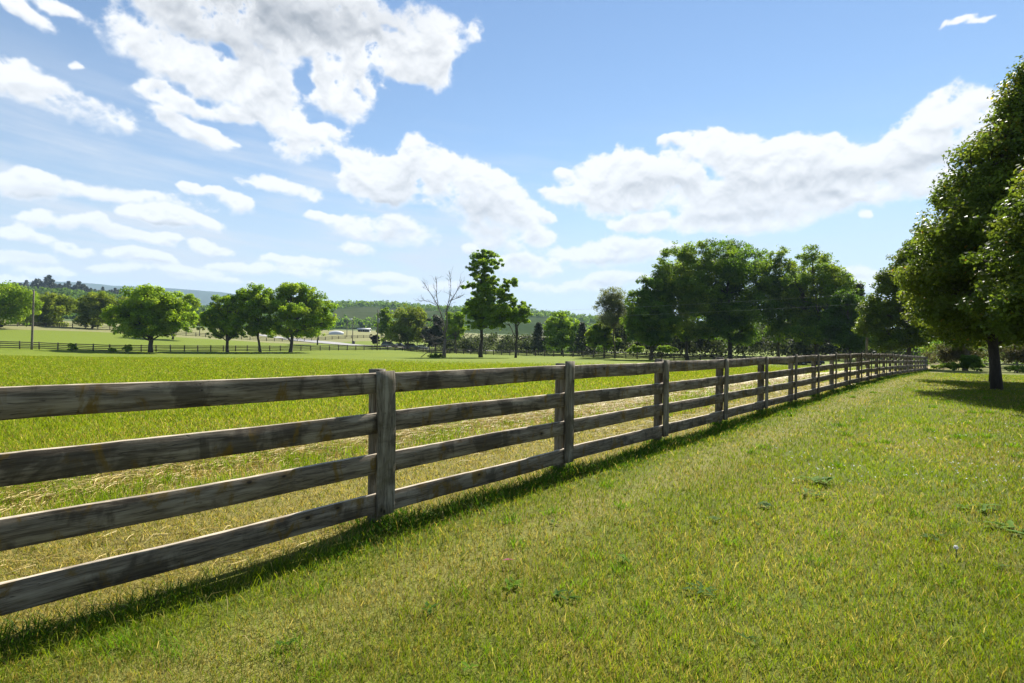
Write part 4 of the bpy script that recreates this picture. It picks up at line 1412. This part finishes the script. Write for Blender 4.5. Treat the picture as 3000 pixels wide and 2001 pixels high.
top1 = pole("tall grey utility pole by the far left fence", 73, 91, 667, .17, 0, False, .022)
top2 = pole("utility pole with a grey transformer can, at the corner of the cross fence", 866, 143, 711, .17, 0, True, .012)
pole("thin utility pole with a dark bin at its foot, beyond the road", 809, 192, 727, .15, .0, False, .02)
pole("thin utility pole farther back, left of the pole with the bin", 796, 240, 731, .15, .0, False, .02)
pole("short bare pole among the trees left of the dead tree", 958, 180, 751, .14, 0, False, .0)
top3 = pole("grey pole hidden in the trees where the wires end at right", 1990, 64, 694, .15, .0, False, .0)


def wire(label, pts, sag, r):
    mb = MB()
    P0 = np.array(pts[0])
    for a, b in zip(pts[:-1], pts[1:]):
        t = np.linspace(0, 1, 24)[:, None]
        p = np.array(a) + (np.array(b) - np.array(a)) * t
        p[:, 2] -= sag * 4 * (t[:, 0] * (1 - t[:, 0]))
        mb.tube(p - P0, r, 5)
    o = mb.build("power_line", M["wire"], None, loc=tuple(P0))
    return tag(o, label, "power line", "overhead wires")


wire("thin overhead wire from the tall left pole to the transformer pole", [top1 + [0, 0, -.1], top2 + [0, 0, -.3]], 1.4, .007)
w1a, w1b = P(868, 742, 143), P(1990, 670, 64)
wire("upper overhead wire crossing in front of the tall right trees", [top2 + [0, 0, -.6], top3 + [0, 0, 1.0]], .9, .0075)
wire("lower overhead wire crossing in front of the tall right trees", [top2 + [0, 0, -2.0], top3 + [0, 0, -.15]], .9, .0075)

# trash bin
def bin_():
    b = at(812, 190)
    root = empty("trash_bin", tuple(b), .2, "black wheeled trash bin at the foot of a pole beside the road", "trash bin")
    mb = MB(); mb.tube([(0, 0, .08), (0, 0, 1.0)], [.38, .48], 4); mb.build("bin_body", M["dark"], root)
    mb = MB(); mb.box((0, 0, 1.05), (.42, .44, .05), math.pi / 4); mb.build("lid", M["dark"], root)
    for s in (-1, 1):
        mb = MB(); mb.tube([(s * .30, .3, .12), (s * .36, .3, .12)], .12, 10); mb.build("wheel", M["tyre"], root)


bin_()


def make_car(label, paint, loc, rz, kind="sedan", group="parked cars"):
    root = empty("parked_car", tuple(loc), rz, label, "car", group)
    if kind == "sedan":
        L, W = 4.6, 1.8
        low = [(-2.3, .32), (2.25, .30), (2.3, .55), (2.2, .74), (1.0, .92), (-1.55, .98), (-2.2, .92), (-2.3, .70)]
        cab = [(1.05, .90), (.35, 1.40), (-.75, 1.43), (-1.65, .95)]
    else:
        L, W = 4.7, 1.86
        low = [(-2.35, .40), (2.3, .38), (2.35, .66), (2.25, .95), (1.15, 1.08), (-2.2, 1.10), (-2.35, .80)]
        cab = [(1.2, 1.05), (.55, 1.68), (-1.9, 1.72), (-2.25, 1.08)]
    mb = MB()

    def extr(poly, w0, w1, mb):
        n = len(poly)
        zs = [p[1] for p in poly]
        lo, hi = min(zs), max(zs)
        ww = [w0 + (w1 - w0) * (p[1] - lo) / (hi - lo) for p in poly]
        V = [(p[0], -w, p[1]) for p, w in zip(poly, ww)] + [(p[0], w, p[1]) for p, w in zip(poly, ww)]
        cxx = sum(p[0] for p in poly) / n; czz = sum(p[1] for p in poly) / n
        V += [(cxx, -max(ww), czz), (cxx, max(ww), czz)]
        mb.add(V, [[i, (i + 1) % n, n + (i + 1) % n, n + i] for i in range(n)],
               [[2 * n, (i + 1) % n, i] for i in range(n)] + [[2 * n + 1, n + i, n + (i + 1) % n] for i in range(n)])
    extr(low, W / 2, W / 2 - .06, mb)
    # roof slab
    a, b_ = cab[1], cab[2]
    mb.box(((a[0] + b_[0]) / 2, 0, (a[1] + b_[1]) / 2 + .01), ((a[0] - b_[0]) / 2, W / 2 - .24, .03))
    mb.build("body", paint, root)
    gb = MB(); extr(cab, W / 2 - .08, W / 2 - .25, gb); gb.build("windows", M["glass"], root)
    for sx in (1.42, -1.4):
        for sy in (-1, 1):
            wb = MB(); wb.tube([(sx, sy * (W / 2 - .20), .33), (sx, sy * (W / 2 + .012), .33)], .33, 16)
            w = wb.build("wheel", M["tyre"], root)
            hb = MB(); hb.tube([(sx, sy * (W / 2 + .0), .33), (sx, sy * (W / 2 + .022), .33)], .19, 10); hb.build("rim", M["steel"], w)
    for sy in (-1, 1):
        lb = MB(); lb.box((L / 2 - .04, sy * (W / 2 - .32), .66 if kind == "sedan" else .82), (.06, .2, .07)); lb.build("headlight", M["lamp"], root)
        lb = MB(); lb.box((-L / 2 + .03, sy * (W / 2 - .28), .78 if kind == "sedan" else .9), (.05, .18, .08)); lb.build("tail_light", M["redlamp"], root)
    return root


def gr(px, Y):
    b = at(px, Y)
    b[2] += float((fbm(np.array([b[0] * .02]), np.array([b[1] * .02]), 8)[0] - .5) * 1.2 * sstep(60, 200, math.hypot(b[0], b[1])))
    return b


make_car("black sedan parked under the tall right trees, seen through the near fence boards", M["carblack"], gr(1856, 93), .1)
make_car("dark grey car parked by the transformer pole, left of the other cars", M["cargrey"], gr(894, 170), .3, "suv")
make_car("black car parked second from the transformer pole", M["carblack"], gr(918, 172), -.2, "sedan")
make_car("blue grey car parked under the olive tree left of the dead tree", M["carblue"], gr(946, 168), .15, "suv")
make_car("white car parked nearest the dead tree", M["carwhite"], gr(968, 170), .1, "sedan")

# split rail fence at the right edge
def split_rail():
    A = at(2244, 60); B = at(2430, 62)
    d = (B - A)[:2]; L = np.linalg.norm(d); d /= L
    root = empty("split_rail_fence", tuple(A), 0, "brown two rail fence beyond the lawn, right of the green shrub", "fence")
    n = int(L / 2.6)
    for i in range(n + 1):
        x, y = d * i * 2.6
        z = g1(A[0] + x, A[1] + y) - A[2]
        mb = MB(); mb.box((x, y, z + .45), (.07, .07, .65), math.atan2(d[1], d[0])); mb.build("post", M["post"], root)
        if i < n:
            for h in (.45, .88):
                z2 = g1(A[0] + d[0] * (i + 1) * 2.6, A[1] + d[1] * (i + 1) * 2.6) - A[2]
                mb = MB(); mb.tube(branch_pts(np.array([x, y, z + h]), np.array([d[0] * (i + 1) * 2.6, d[1] * (i + 1) * 2.6, z2 + h]), 5, 0, .01), .055, 6)
                mb.build("rail", M["post"], root)


split_rail()

# ------------------------------------------------------------------ weeds on the lawn
def ground_hit(px, py):
    d = ray(px, py)
    Y = -EYE / d[2]
    return np.array([d[0] * Y, Y])


def weed(label, px, py, r, nl, pal, spread=1.0, jag=True):
    x, y = ground_hit(px, py)
    r *= .6
    V, Q, C = [], [], []
    base = PALC[pal]
    for i in range(nl):
        a = 2 * math.pi * i / nl + random.uniform(-.5, .5)
        ln = r * random.uniform(.6, 1.15)
        ox, oy = random.uniform(-.35, .35) * r * spread, random.uniform(-.35, .35) * r * spread
        el = random.uniform(.08, .40)
        w = ln * random.uniform(.13, .22)
        col = np.array(base) * random.uniform(.75, 1.25)
        n0 = len(V)
        seg = 6
        for k in range(seg + 1):
            t = k / seg
            ww = w * math.sin(math.pi * min(.97, .12 + .85 * t)) * (1 if not jag or k % 2 else .62)
            d_ = ln * t
            zz = .02 + ln * el * t * (1 - .55 * t)
            cx, cy = ox + math.cos(a) * d_, oy + math.sin(a) * d_
            for s in (-1, 0, 1):
                V.append((cx - math.sin(a) * ww * s, cy + math.cos(a) * ww * s, zz + (abs(s) * .25 * ww)))
                C.append(col)
        for k in range(seg):
            for s in range(2):
                Q.append([n0 + k * 3 + s, n0 + k * 3 + s + 1, n0 + k * 3 + s + 4, n0 + k * 3 + s + 3])
    o = mesh_obj("weed", V, [np.array(Q)], M["weed"], None, tint=np.array(C), loc=(x, y, 0.0), smooth=True)
    return tag(o, label, "weed", "broadleaf weeds in the lawn")


PALC = {"b": (.085, .165, .010), "d": (.05, .11, .014), "g": (.075, .135, .022)}
WEEDS = [
    ("largest bright weed patch in the lawn, centre right", 1862, 1105, .26, 16, "b", 2.2), ("flat bright weed below the largest lawn patch", 1875, 1140, .18, 10, "b", 2.4),
    ("dark weed in the lawn left of the largest patch", 1752, 1163, .16, 9, "d", 1.8), ("small pale rosette left of the dark weed pair", 1640, 1196, .10, 8, "g", .6),
    ("small dark weed under the dark pair", 1740, 1210, .10, 7, "d", 1.0), ("weed mat at the right, above the dandelion clock", 2250, 1172, .22, 13, "b", 2.4),
    ("leafy weed cluster at the right edge of the lawn", 2320, 1222, .22, 14, "b", 2.0), ("tangled weed left of the dandelion clock", 2142, 1240, .17, 11, "d", 1.6),
    ("dark weed clump in the middle of the lawn", 1610, 1362, .14, 10, "d", 1.6), ("pair of broad leaves low centre of the lawn", 1270, 1205, .09, 6, "d", 1.0),
    ("weed clump by the dark red leaf", 1290, 1375, .13, 9, "d", 1.4), ("bright leafy weed left of the red leaf", 1180, 1350, .12, 9, "b", 1.4),
    ("dark weed low in the lawn, left of centre", 990, 1405, .10, 8, "d", 1.2), ("spreading weed at bottom left of the lawn", 660, 1485, .09, 9, "d", 1.4),
    ("small pointed weed at the bottom edge, centre", 1075, 1545, .07, 6, "b", .8), ("weed rosette in the lawn below the third fence post", 1440, 1290, .11, 8, "b", 1.2),
    ("small weed at bottom right of the lawn", 2260, 1470, .07, 6, "b", 1.0), ("loose weed in the lower right lawn", 1720, 1475, .08, 7, "d", 1.2),
    ("flat weed beside the tree shadow", 1440, 1130, .10, 7, "b", 1.4), ("weed in the lawn far right, below the leafy cluster", 2300, 1310, .13, 9, "g", 1.4)]
for l, px, py, r, nl, pal, sp in WEEDS:
    weed(l, px, py, r, nl, pal, sp)


def dandelion():
    x, y = ground_hit(2195, 1284)
    root = empty("dandelion_clock", (x, y, 0), 0, "white dandelion seed head in the lawn at right", "flower")
    mb = MB(); mb.tube([(0, 0, 0), (.004, 0, .04), (.002, .004, .075)], .0028, 6); mb.build("stalk", M["grass"], root, tint=np.full((1, 3), .12))
    n = 340
    d = RNG.normal(0, 1, (n, 3)); d /= np.linalg.norm(d, axis=1)[:, None]
    c = np.array([.002, .004, .078])
    V, q, cc = leaves(c + d * .011, np.full(n, .002), np.full(n, 2), .005, np.full((n, 3), .75), 1, 0, .5)
    mesh_obj("seed_head", V, [q], M["seed"], root, tint=cc)


dandelion()
x, y = ground_hit(1165, 1303)
mb = MB()
mb.add([(-.035, 0, .045), (0, -.018, .055), (.04, 0, .05), (0, .02, .052), (-.01, 0, .045)], [[0, 1, 4, 3]], [[1, 2, 4], [2, 3, 4]])
tag(mb.build("fallen_leaf", M["redleaf"], None, loc=(x, y, 0)), "small dark red fallen leaf in the lawn, left of centre foreground", "leaf")

# white clover heads on the lawn, right
def clover():
    n = 240
    px, py = RNG.uniform(1750, 2500, n), RNG.uniform(880, 1120, n)
    C = []
    for a, b in zip(px, py):
        h = ground_hit(a, b)
        if perp(*h) < -.4: C.append((h[0], h[1], g1(h[0], h[1]) + .06))
    C = np.array(C)
    V, q, c = leaves(C, np.full(len(C), .009), np.full(len(C), 6), .011, np.full((len(C), 3), .62), .8, .4)
    o = mesh_obj("clover_flowers", V, [q], M["seed"], tint=c)
    tag(o, "tiny white clover flowers scattered over the lawn", "clover", kind="stuff")


clover()

# ------------------------------------------------------------------ haze
HZ = MB(); HZ.box((0, 0, 280), (9300, 8500, 340))
hz_m = bpy.data.materials.new("valley air")
hz_m.use_nodes = True
hz_m.node_tree.nodes.clear()
hn = NT(hz_m.node_tree)
pv = hn.node("ShaderNodeVolumePrincipled")
pv.inputs["Color"].default_value = (.55, .76, 1.0, 1)
pv.inputs["Density"].default_value = 1.05e-4
pv.inputs["Anisotropy"].default_value = 0.0
mo = hn.node("ShaderNodeOutputMaterial")
hn.l.new(pv.outputs[0], mo.inputs["Volume"])
hz = HZ.build("haze", hz_m)
tag(hz, "thin blue valley air", "haze", kind="stuff")

# ------------------------------------------------------------------ sky and sun
SUN_EL, SUN_AZ = R(41), R(27)          # azimuth from +Y, negative = to the left
sd = Vector((math.sin(SUN_AZ) * math.cos(SUN_EL), math.cos(SUN_AZ) * math.cos(SUN_EL), math.sin(SUN_EL)))
sl = bpy.data.lights.new("sun", "SUN")
sl.energy = 5.0
sl.angle = R(.53)
sl.color = (1.0, .95, .87)
so = bpy.data.objects.new("sun", sl)
COL.objects.link(so)
so.rotation_euler = sd.to_track_quat("Z", "Y").to_euler()
so.location = (0, 0, 60)

CLOUDS = [  # px, py, rx, ry, rotation (deg, clockwise on the picture), weight
    (470, 15, 330, 95, 8, 1.2), (690, 30, 260, 90, 0, 1.2), (430, 150, 200, 48, 14, 1.1), (600, 185, 95, 58, 20, 1.1), (790, 110, 130, 75, 0, 1.1), (900, 120, 120, 65, 10, 1.1),
    (990, 100, 100, 75, 0, 1.2), (1022, 165, 42, 42, 0, 1), (775, 190, 70, 68, 0, 1.1), (640, 270, 78, 52, 20, 1), (675, 335, 80, 28, 0, .55), (700, 290, 70, 30, 0, .7),
    (150, 226, 185, 46, 9, 1.25), (395, 222, 105, 22, 4, 1), (355, 190, 50, 18, 4, .9), (436, 287, 88, 26, 20, 1.1), (560, 255, 55, 18, 0, .8),
    (70, 22, 60, 18, 30, .7), (110, 4, 60, 14, 0, .7), (0, 35, 22, 40, 0, .8), (178, 142, 16, 9, 0, .7), (48, 417, 88, 40, 0, 1.25),
    (82, 503, 46, 17, 0, 1.0), (150, 512, 34, 14, 0, .9), (205, 510, 44, 18, 0, 1.0), (262, 532, 62, 15, 5, .9), (335, 552, 58, 12, 3, .9), (395, 548, 26, 10, 0, .8), (335, 488, 62, 17, -2, 1.05), (400, 498, 78, 22, 2, 1.15), (468, 508, 44, 17, 2, 1.0), (450, 436, 36, 11, 12, .9), (492, 440, 26, 10, 0, .8), (536, 460, 38, 20, 14, 1.0),
    (25, 530, 50, 16, 0, .95), (90, 545, 44, 12, 0, .8), (150, 566, 40, 17, 0, .95), (200, 580, 34, 12, 0, .8), (50, 590, 90, 14, 0, .7), (300, 588, 52, 13, 4, .95), (360, 598, 46, 11, 3, .85), (270, 618, 70, 10, 0, .7), (465, 560, 30, 15, 0, .95), (500, 572, 36, 12, 6, .9), (530, 612, 52, 14, 0, .95), (590, 616, 40, 12, 0, .9), (450, 628, 70, 9, 0, .7),
    (650, 596, 44, 9, 0, .85),     (700, 600, 88, 12, 0, .95), (720, 622, 90, 13, 0, .9), (780, 640, 60, 10, 0, .8), (725, 491, 24, 12, 0, .95), (764, 501, 28, 12, 0, .95), (640, 425, 85, 16, 6, .5), (250, 445, 220, 16, 0, .42),
    (938, 350, 40, 42, 0, 1.15), (880, 405, 92, 62, 0, 1.2), (800, 376, 36, 20, 25, 1), (1015, 405, 80, 48, 20, 1.15), (1095, 452, 112, 70, 20, 1.2), (1180, 490, 55, 52, 30, 1.1), (1140, 545, 85, 30, 10, 1), (1232, 542, 38, 28, 0, 1),
    (880, 527, 108, 36, 4, 1.15), (825, 572, 48, 14, 0, 1), (1070, 579, 20, 11, 0, .9), (1205, 604, 70, 26, 0, .95), (730, 600, 60, 10, 0, .8), (1245, 495, 26, 11, 0, .95), (1302, 390, 22, 10, 0, .9),
    (1405, 577, 135, 32, 0, 1.15), (1420, 640, 85, 14, 0, .8), (895, 660, 45, 8, 0, .8), (930, 637, 30, 8, 0, .8), (1455, 425, 165, 66, 0, 1.2), (1305, 440, 60, 22, 0, 1), (1545, 335, 40, 12, 0, .9), (1650, 340, 95, 38, 5, 1.15),
    (1840, 378, 200, 66, 2, 1.25), (1760, 450, 200, 52, 0, 1.2), (1470, 516, 72, 22, 0, 1.05), (1650, 510, 160, 30, -3, 1.1), (1850, 480, 130, 40, -8, 1.1), (2060, 360, 140, 75, -18, 1.25), (2150, 290, 120, 75, -25, 1.25), (2245, 262, 120, 62, -10, 1.2), (2400, 270, 120, 75, 0, 1.2),
    (2090, 428, 120, 32, -5, 1.1), (1995, 640, 75, 25, 0, 1.1), (2190, 52, 50, 8, -8, .75), (2252, 47, 38, 9, 0, .8), (2000, 495, 20, 10, 0, .7), (120, 622, 70, 10, 0, .6), (60, 640, 90, 8, 0, .5), (520, 645, 90, 8, 0, .5), (860, 630, 70, 8, 0, .55), (1010, 652, 90, 8, 0, .5), (1300, 655, 110, 12, 0, .5)]
HOLES = [(528, 126, 48, 12, 10), (592, 106, 36, 18, 20), (700, 178, 22, 48, 15), (1640, 400, 48, 12, 28), (975, 452, 18, 8, 0), (880, 80, 16, 9, 0), (870, 62, 12, 10, 0), (900, 70, 14, 8, 0), (815, 205, 10, 25, 0), (900, 185, 60, 14, 10)]
SHADES = [(640, 30, 300, 62, 0, 1.0), (480, 75, 170, 48, 10, .6), (900, 30, 150, 40, 0, .3), (60, 440, 95, 18, 0, .55), (150, 255, 170, 18, 9, .32), (930, 415, 50, 26, 20, .35), (910, 470, 80, 14, 5, .4), (1090, 480, 70, 22, 5, .4),
          (1120, 530, 90, 12, 5, .35), (900, 540, 70, 12, 0, .3), (1500, 425, 110, 26, 5, .42), (1850, 410, 190, 20, -4, .45), (1700, 495, 160, 10, 0, .3), (2050, 390, 130, 22, -15, .35), (1900, 450, 90, 10, 0, .3), (2200, 330, 90, 30, -20, .22),
          (400, 520, 120, 8, 0, .5), (190, 530, 120, 12, 0, .45), (560, 628, 90, 8, 0, .35), (1400, 600, 120, 8, 0, .3), (330, 608, 80, 8, 0, .35), (100, 590, 180, 14, 0, .3)]


def angles(px, py):
    d = ray(px, py)
    return math.atan2(d[0], d[1]), math.atan2(d[2], math.hypot(d[0], d[1]))


# ---- the clouds are worked out here as a coverage and brightness map over azimuth and elevation
CAZ, CEL0, CEL1 = R(58), R(-2), R(44)
CW, CH = 2320, 920


def perlin(x, y, seed):
    tab = np.random.default_rng(seed).uniform(0, 2 * math.pi, 4096)
    gx, gy = np.cos(tab), np.sin(tab)
    xi, yi = np.floor(x).astype(np.int64), np.floor(y).astype(np.int64)
    xf, yf = (x - xi).astype(np.float32), (y - yi).astype(np.float32)

    def g(a, b, dx, dy):
        h = ((a * 73856093) ^ (b * 19349663)) & 0x7FFFFFFF
        h = (h ^ (h >> 11)) & 4095
        return gx[h] * dx + gy[h] * dy
    u = xf ** 3 * (xf * (xf * 6 - 15) + 10); v = yf ** 3 * (yf * (yf * 6 - 15) + 10)
    a = g(xi, yi, xf, yf) * (1 - u) + g(xi + 1, yi, xf - 1, yf) * u
    b = g(xi, yi + 1, xf, yf - 1) * (1 - u) + g(xi + 1, yi + 1, xf - 1, yf - 1) * u
    return ((a * (1 - v) + b * v) * 1.5).astype(np.float32)


def pfbm(x, y, seed, o=6, gain=.55, billow=False):
    t, a, n = 0, 1.0, 0
    c, s_ = math.cos(.6), math.sin(.6)
    for i in range(o):
        p = perlin(x, y, seed + i)
        t = t + a * ((1 - 2.2 * np.abs(p)) if billow else p); n += a; a *= gain
        x, y = (x * c - y * s_) * 2.03 + 17.3, (x * s_ + y * c) * 2.03 + 5.1
    return t / n


def box(a, ry, rx):
    """running mean"""
    def run(a, r, ax):
        if r < 1: return a
        p = np.pad(a, [(r + 1, r) if i == ax else (0, 0) for i in range(2)], mode="edge").cumsum(ax)
        n = a.shape[ax]
        return (np.take(p, np.arange(2 * r + 1, n + 2 * r + 1), ax) - np.take(p, np.arange(0, n), ax)) / (2 * r + 1)
    a = a.astype(np.float64)
    return run(run(a, ry, 0), rx, 1)


def ell(az, el, px, py, rx, ry, rot):
    a, e = angles(px, py)
    a2, _ = angles(px + rx, py); a1, _ = angles(px - rx, py)
    _, e2 = angles(px, py - ry); _, e1 = angles(px, py + ry)
    c, s_ = math.cos(R(rot)), math.sin(R(rot))
    dx, dy = az - a, -(el - e)
    return ((dx * c + dy * s_) / ((a2 - a1) / 2)) ** 2 + ((-dx * s_ + dy * c) / ((e2 - e1) / 2)) ** 2


def cloud_map():
    az = np.linspace(-CAZ, CAZ, CW, dtype=np.float32)[None, :].repeat(CH, 0)
    el = np.linspace(CEL1, CEL0, CH, dtype=np.float32)[:, None].repeat(CW, 1)
    k = np.sin(np.clip(el, 0, 1)) + .22
    qx, qy = az / k * 4.2, -np.log(k) * 7.5 + 3
    cx_, cy_ = az * 6.6, el * 8.2
    wx, wy = pfbm(cx_ * .9, cy_ * .9, 5, 6, .6), pfbm(cx_ * .9 + 9, cy_ * .9 + 4, 45, 6, .6)
    az2, el2 = az + .060 * (k + .15) * wx, el + .042 * (k + .15) * wy
    st = 2                                                # the broad shapes at half size
    A, E = az2[::st, ::st], el2[::st, ::st]
    f = np.full(A.shape, -1.6)
    for px, py, rx, ry, rot, wt in CLOUDS:
        v = wt - .80 * wt * ell(A, E, px, py, rx, ry, rot)
        h = np.clip(.5 + .5 * (v - f) / .35, 0, 1)
        f = f * (1 - h) + v * h + .35 * h * (1 - h)
    for px, py, rx, ry, rot in HOLES:
        f -= .62 * np.maximum(0, 1 - .55 * ell(A, E, px, py, rx, ry, rot))
    sh = np.zeros(A.shape)
    for px, py, rx, ry, rot, wt in SHADES:
        sh += wt * np.exp(-1.1 * ell(A, E, px, py, rx, ry, rot) ** 1.3)
    f = np.maximum(f, -1.6).repeat(2, 0).repeat(2, 1)
    sh = sh.repeat(2, 0).repeat(2, 1)
    f = box(f, 2, 2); sh = box(sh, 2, 2)
    nb = pfbm(cx_ * 2.2 + .2 * wx, cy_ * 2.2 + .2 * wy, 11, 7, .64, True)   # cauliflower heads
    nb2 = pfbm(cx_ * 4.6 + .3 * wx, cy_ * 5.6 + .3 * wy, 111, 5, .62, True)
    hk = sstep(R(5), R(17), el)
    nb = nb * (.35 + .65 * hk) + nb2 * (1 - hk) * .75
    nl = pfbm(cx_ * .55, cy_ * .55, 77, 2)
    nw = pfbm(cx_ * 1.5, cy_ * 1.7, 23, 7, .66)             # shreds
    wisp = np.clip(.42 + 1.5 * nl, 0, 1)
    wisp = np.maximum(wisp, sstep(.80, .35, f) * .6)
    body = np.clip(f * 1.05 - .02, -1.8, .62)
    dens = body + (nb - .22) * 1.15 * (1 - .45 * wisp) + nw * 1.30 * (.42 + .58 * wisp)
    up8 = np.concatenate([np.repeat(f[:1], 10, 0), f[:-10]], 0)
    bot = np.clip((up8 - f) * 2.6, 0, 1)                   # undersides fray, crowns stay crisp
    alpha = sstep(-.07 - .14 * bot, .27 + .55 * wisp ** 1.5 + .34 * bot, dens)
    d = np.clip(dens, 0, 1.2)
    # light comes from above: what lies over a spot shades it
    shift = lambda a, n: np.concatenate([np.repeat(a[:1], n, 0), a[:-n]], 0)
    sm = np.clip(body + (nb - .22) * .6 + .3, 0, 1.2)
    above = (shift(box(sm, 6, 8), 12) + shift(box(sm, 10, 12), 30) + shift(box(sm, 18, 16), 58)) / 3
    f1, f2 = box(d, 1, 1), box(d, 4, 4)
    emb = np.clip((f1 - shift(f1, 3)) * 1.1, -.35, .35) + np.clip((f2 - shift(f2, 8)) * .8, -.4, .4)
    rel = box(nb, 1, 1)
    rel = np.clip((rel - shift(rel, 4)) * .55, -.3, .3) + np.clip((box(nb, 5, 5) - shift(box(nb, 5, 5), 12)) * .75, -.35, .35)
    emb = emb * .7 + rel * .8
    grey = sstep(.45, 1.1, above) * sstep(.2, 1.0, d) * .26 - emb * .40 + .02
    grey = np.clip(grey, 0, .62) * np.clip(d * 1.8, 0, 1) + sh * .56 * np.clip(d * 1.5, 0, 1) * (1 + .5 * box(nw, 2, 2))
    grey = np.clip(grey, 0, 1)
    # high thin veil, combed into streaks
    ang = R(9)
    vx, vy = qx * math.cos(ang) + qy * math.sin(ang), -qx * math.sin(ang) + qy * math.cos(ang)
    ve = pfbm(vx * .5, vy * 2.6, 60, 6, .6) * .8 + pfbm(qx * .35, qy * .5, 66, 3) * .9
    side = sstep(.25, -.30, az) * .75 + .25
    veil = sstep(-.35, .75, ve) * side * sstep(R(25), R(13), el)
    ripple = pfbm(vx * 1.6, vy * 9, 90, 4, .6)
    patch = np.exp(-ell(az2, el2, 190, 335, 240, 48, 9) * 1.3)
    veil = np.clip(veil * (.75 + .25 * sstep(R(16), R(8), el)) + patch * (.42 + .30 * ripple), 0, .85)
    low = sstep(R(15), R(0), el)
    edge = sstep(CAZ, CAZ - R(5), np.abs(az)) * sstep(CEL1, CEL1 - R(5), el)
    img = np.zeros((CH, CW, 4), np.float32)
    img[..., 0] = alpha * edge
    img[..., 1] = grey
    img[..., 2] = veil * edge
    img[..., 3] = 1.0
    return img, low


WHITE, GREY, VEILC, LOWC = (7.9, 7.95, 8.05), (2.8, 3.05, 3.4), (6.0, 6.3, 6.8), (5.3, 5.7, 6.2)


def build_world():
    w = bpy.data.worlds.new("World")
    SC.world = w
    w.use_nodes = True
    t = NT(w.node_tree)
    bg = t.n["Background"]
    sky = t.node("ShaderNodeTexSky", sky_type="NISHITA")
    sky.sun_disc = False
    sky.sun_elevation = SUN_EL
    sky.sun_rotation = SUN_AZ
    sky.altitude = 150
    sky.air_density = 1.15
    sky.dust_density = .0
    sky.ozone_density = 1.6
    im = bpy.data.images.new("cloud cover", CW, CH, alpha=True, float_buffer=True)
    im.colorspace_settings.name = "Non-Color"
    im.pixels.foreach_set(np.ascontiguousarray(cloud_map()[0][::-1]).ravel())
    im.update()
    im.pack()
    tc = t.node("ShaderNodeTexCoord").outputs["Generated"]
    sp = t.node("ShaderNodeSeparateXYZ"); t.set(sp.inputs[0], t.vmath("NORMALIZE", tc))
    az = t.math("ARCTAN2", sp.outputs[0], sp.outputs[1])
    el = t.math("ARCSINE", sp.outputs[2])
    cm = t.node("ShaderNodeCombineXYZ")
    t.set(cm.inputs[0], t.mapr(az, -CAZ, CAZ, 0, 1, False)); t.set(cm.inputs[1], t.mapr(el, CEL0, CEL1, 0, 1, False))
    tx = t.node("ShaderNodeTexImage", extension="CLIP", interpolation="Cubic")
    tx.image = im
    t.set(tx.inputs[0], cm.outputs[0])
    ch = t.node("ShaderNodeSeparateColor"); t.set(ch.inputs[0], tx.outputs[0])
    # broken cumulus of the same kind everywhere outside the picture
    n_all = t.noise(tc, 2.6, 6, .58)
    out = t.math("MAXIMUM", t.mapr(t.math("ABSOLUTE", az), CAZ - R(5), CAZ), t.mapr(el, CEL1 - R(5), CEL1))
    a2 = t.math("MULTIPLY", t.mapr(n_all, .57, .66), out)
    alpha = t.math("MAXIMUM", ch.outputs[0], a2)
    sh = t.math("MAXIMUM", ch.outputs[1], t.math("MULTIPLY", t.mapr(n_all, .60, .74, 0, .7), out))
    skyc = t.mix(1.0, sky.outputs[0], SKYTINT, "MULTIPLY")
    hs = t.node("ShaderNodeHueSaturation"); hs.inputs["Saturation"].default_value = SKYSAT
    t.set(hs.inputs["Color"], skyc)
    c = t.mix(ch.outputs[2], hs.outputs[0], VEILC)
    c = t.mix(t.mapr(el, R(19), 0, 0, .80), c, LOWC)
    c = t.mix(alpha, c, t.mix(sh, WHITE, GREY))
    t.set(bg.inputs[0], c)
    bg.inputs[1].default_value = .05
    w.cycles.sampling_method = "MANUAL"
    w.cycles.sample_map_resolution = 512


SKYTINT, SKYSAT = (.95, .97, 1.0), 1.04
build_world()

# ------------------------------------------------------------------ render settings
SC.render.engine = "CYCLES"
SC.cycles.use_denoising = True
SC.cycles.max_bounces = 6
SC.cycles.diffuse_bounces = 3
SC.cycles.transmission_bounces = 4
SC.cycles.volume_bounces = 0
SC.cycles.transparent_max_bounces = 4
SC.cycles.caustics_reflective = False
SC.cycles.caustics_refractive = False
SC.cycles.sample_clamp_indirect = 4
SC.view_settings.view_transform = "Standard"
SC.view_settings.look = "None"
SC.view_settings.exposure = 1.42
SC.view_settings.gamma = 1.0
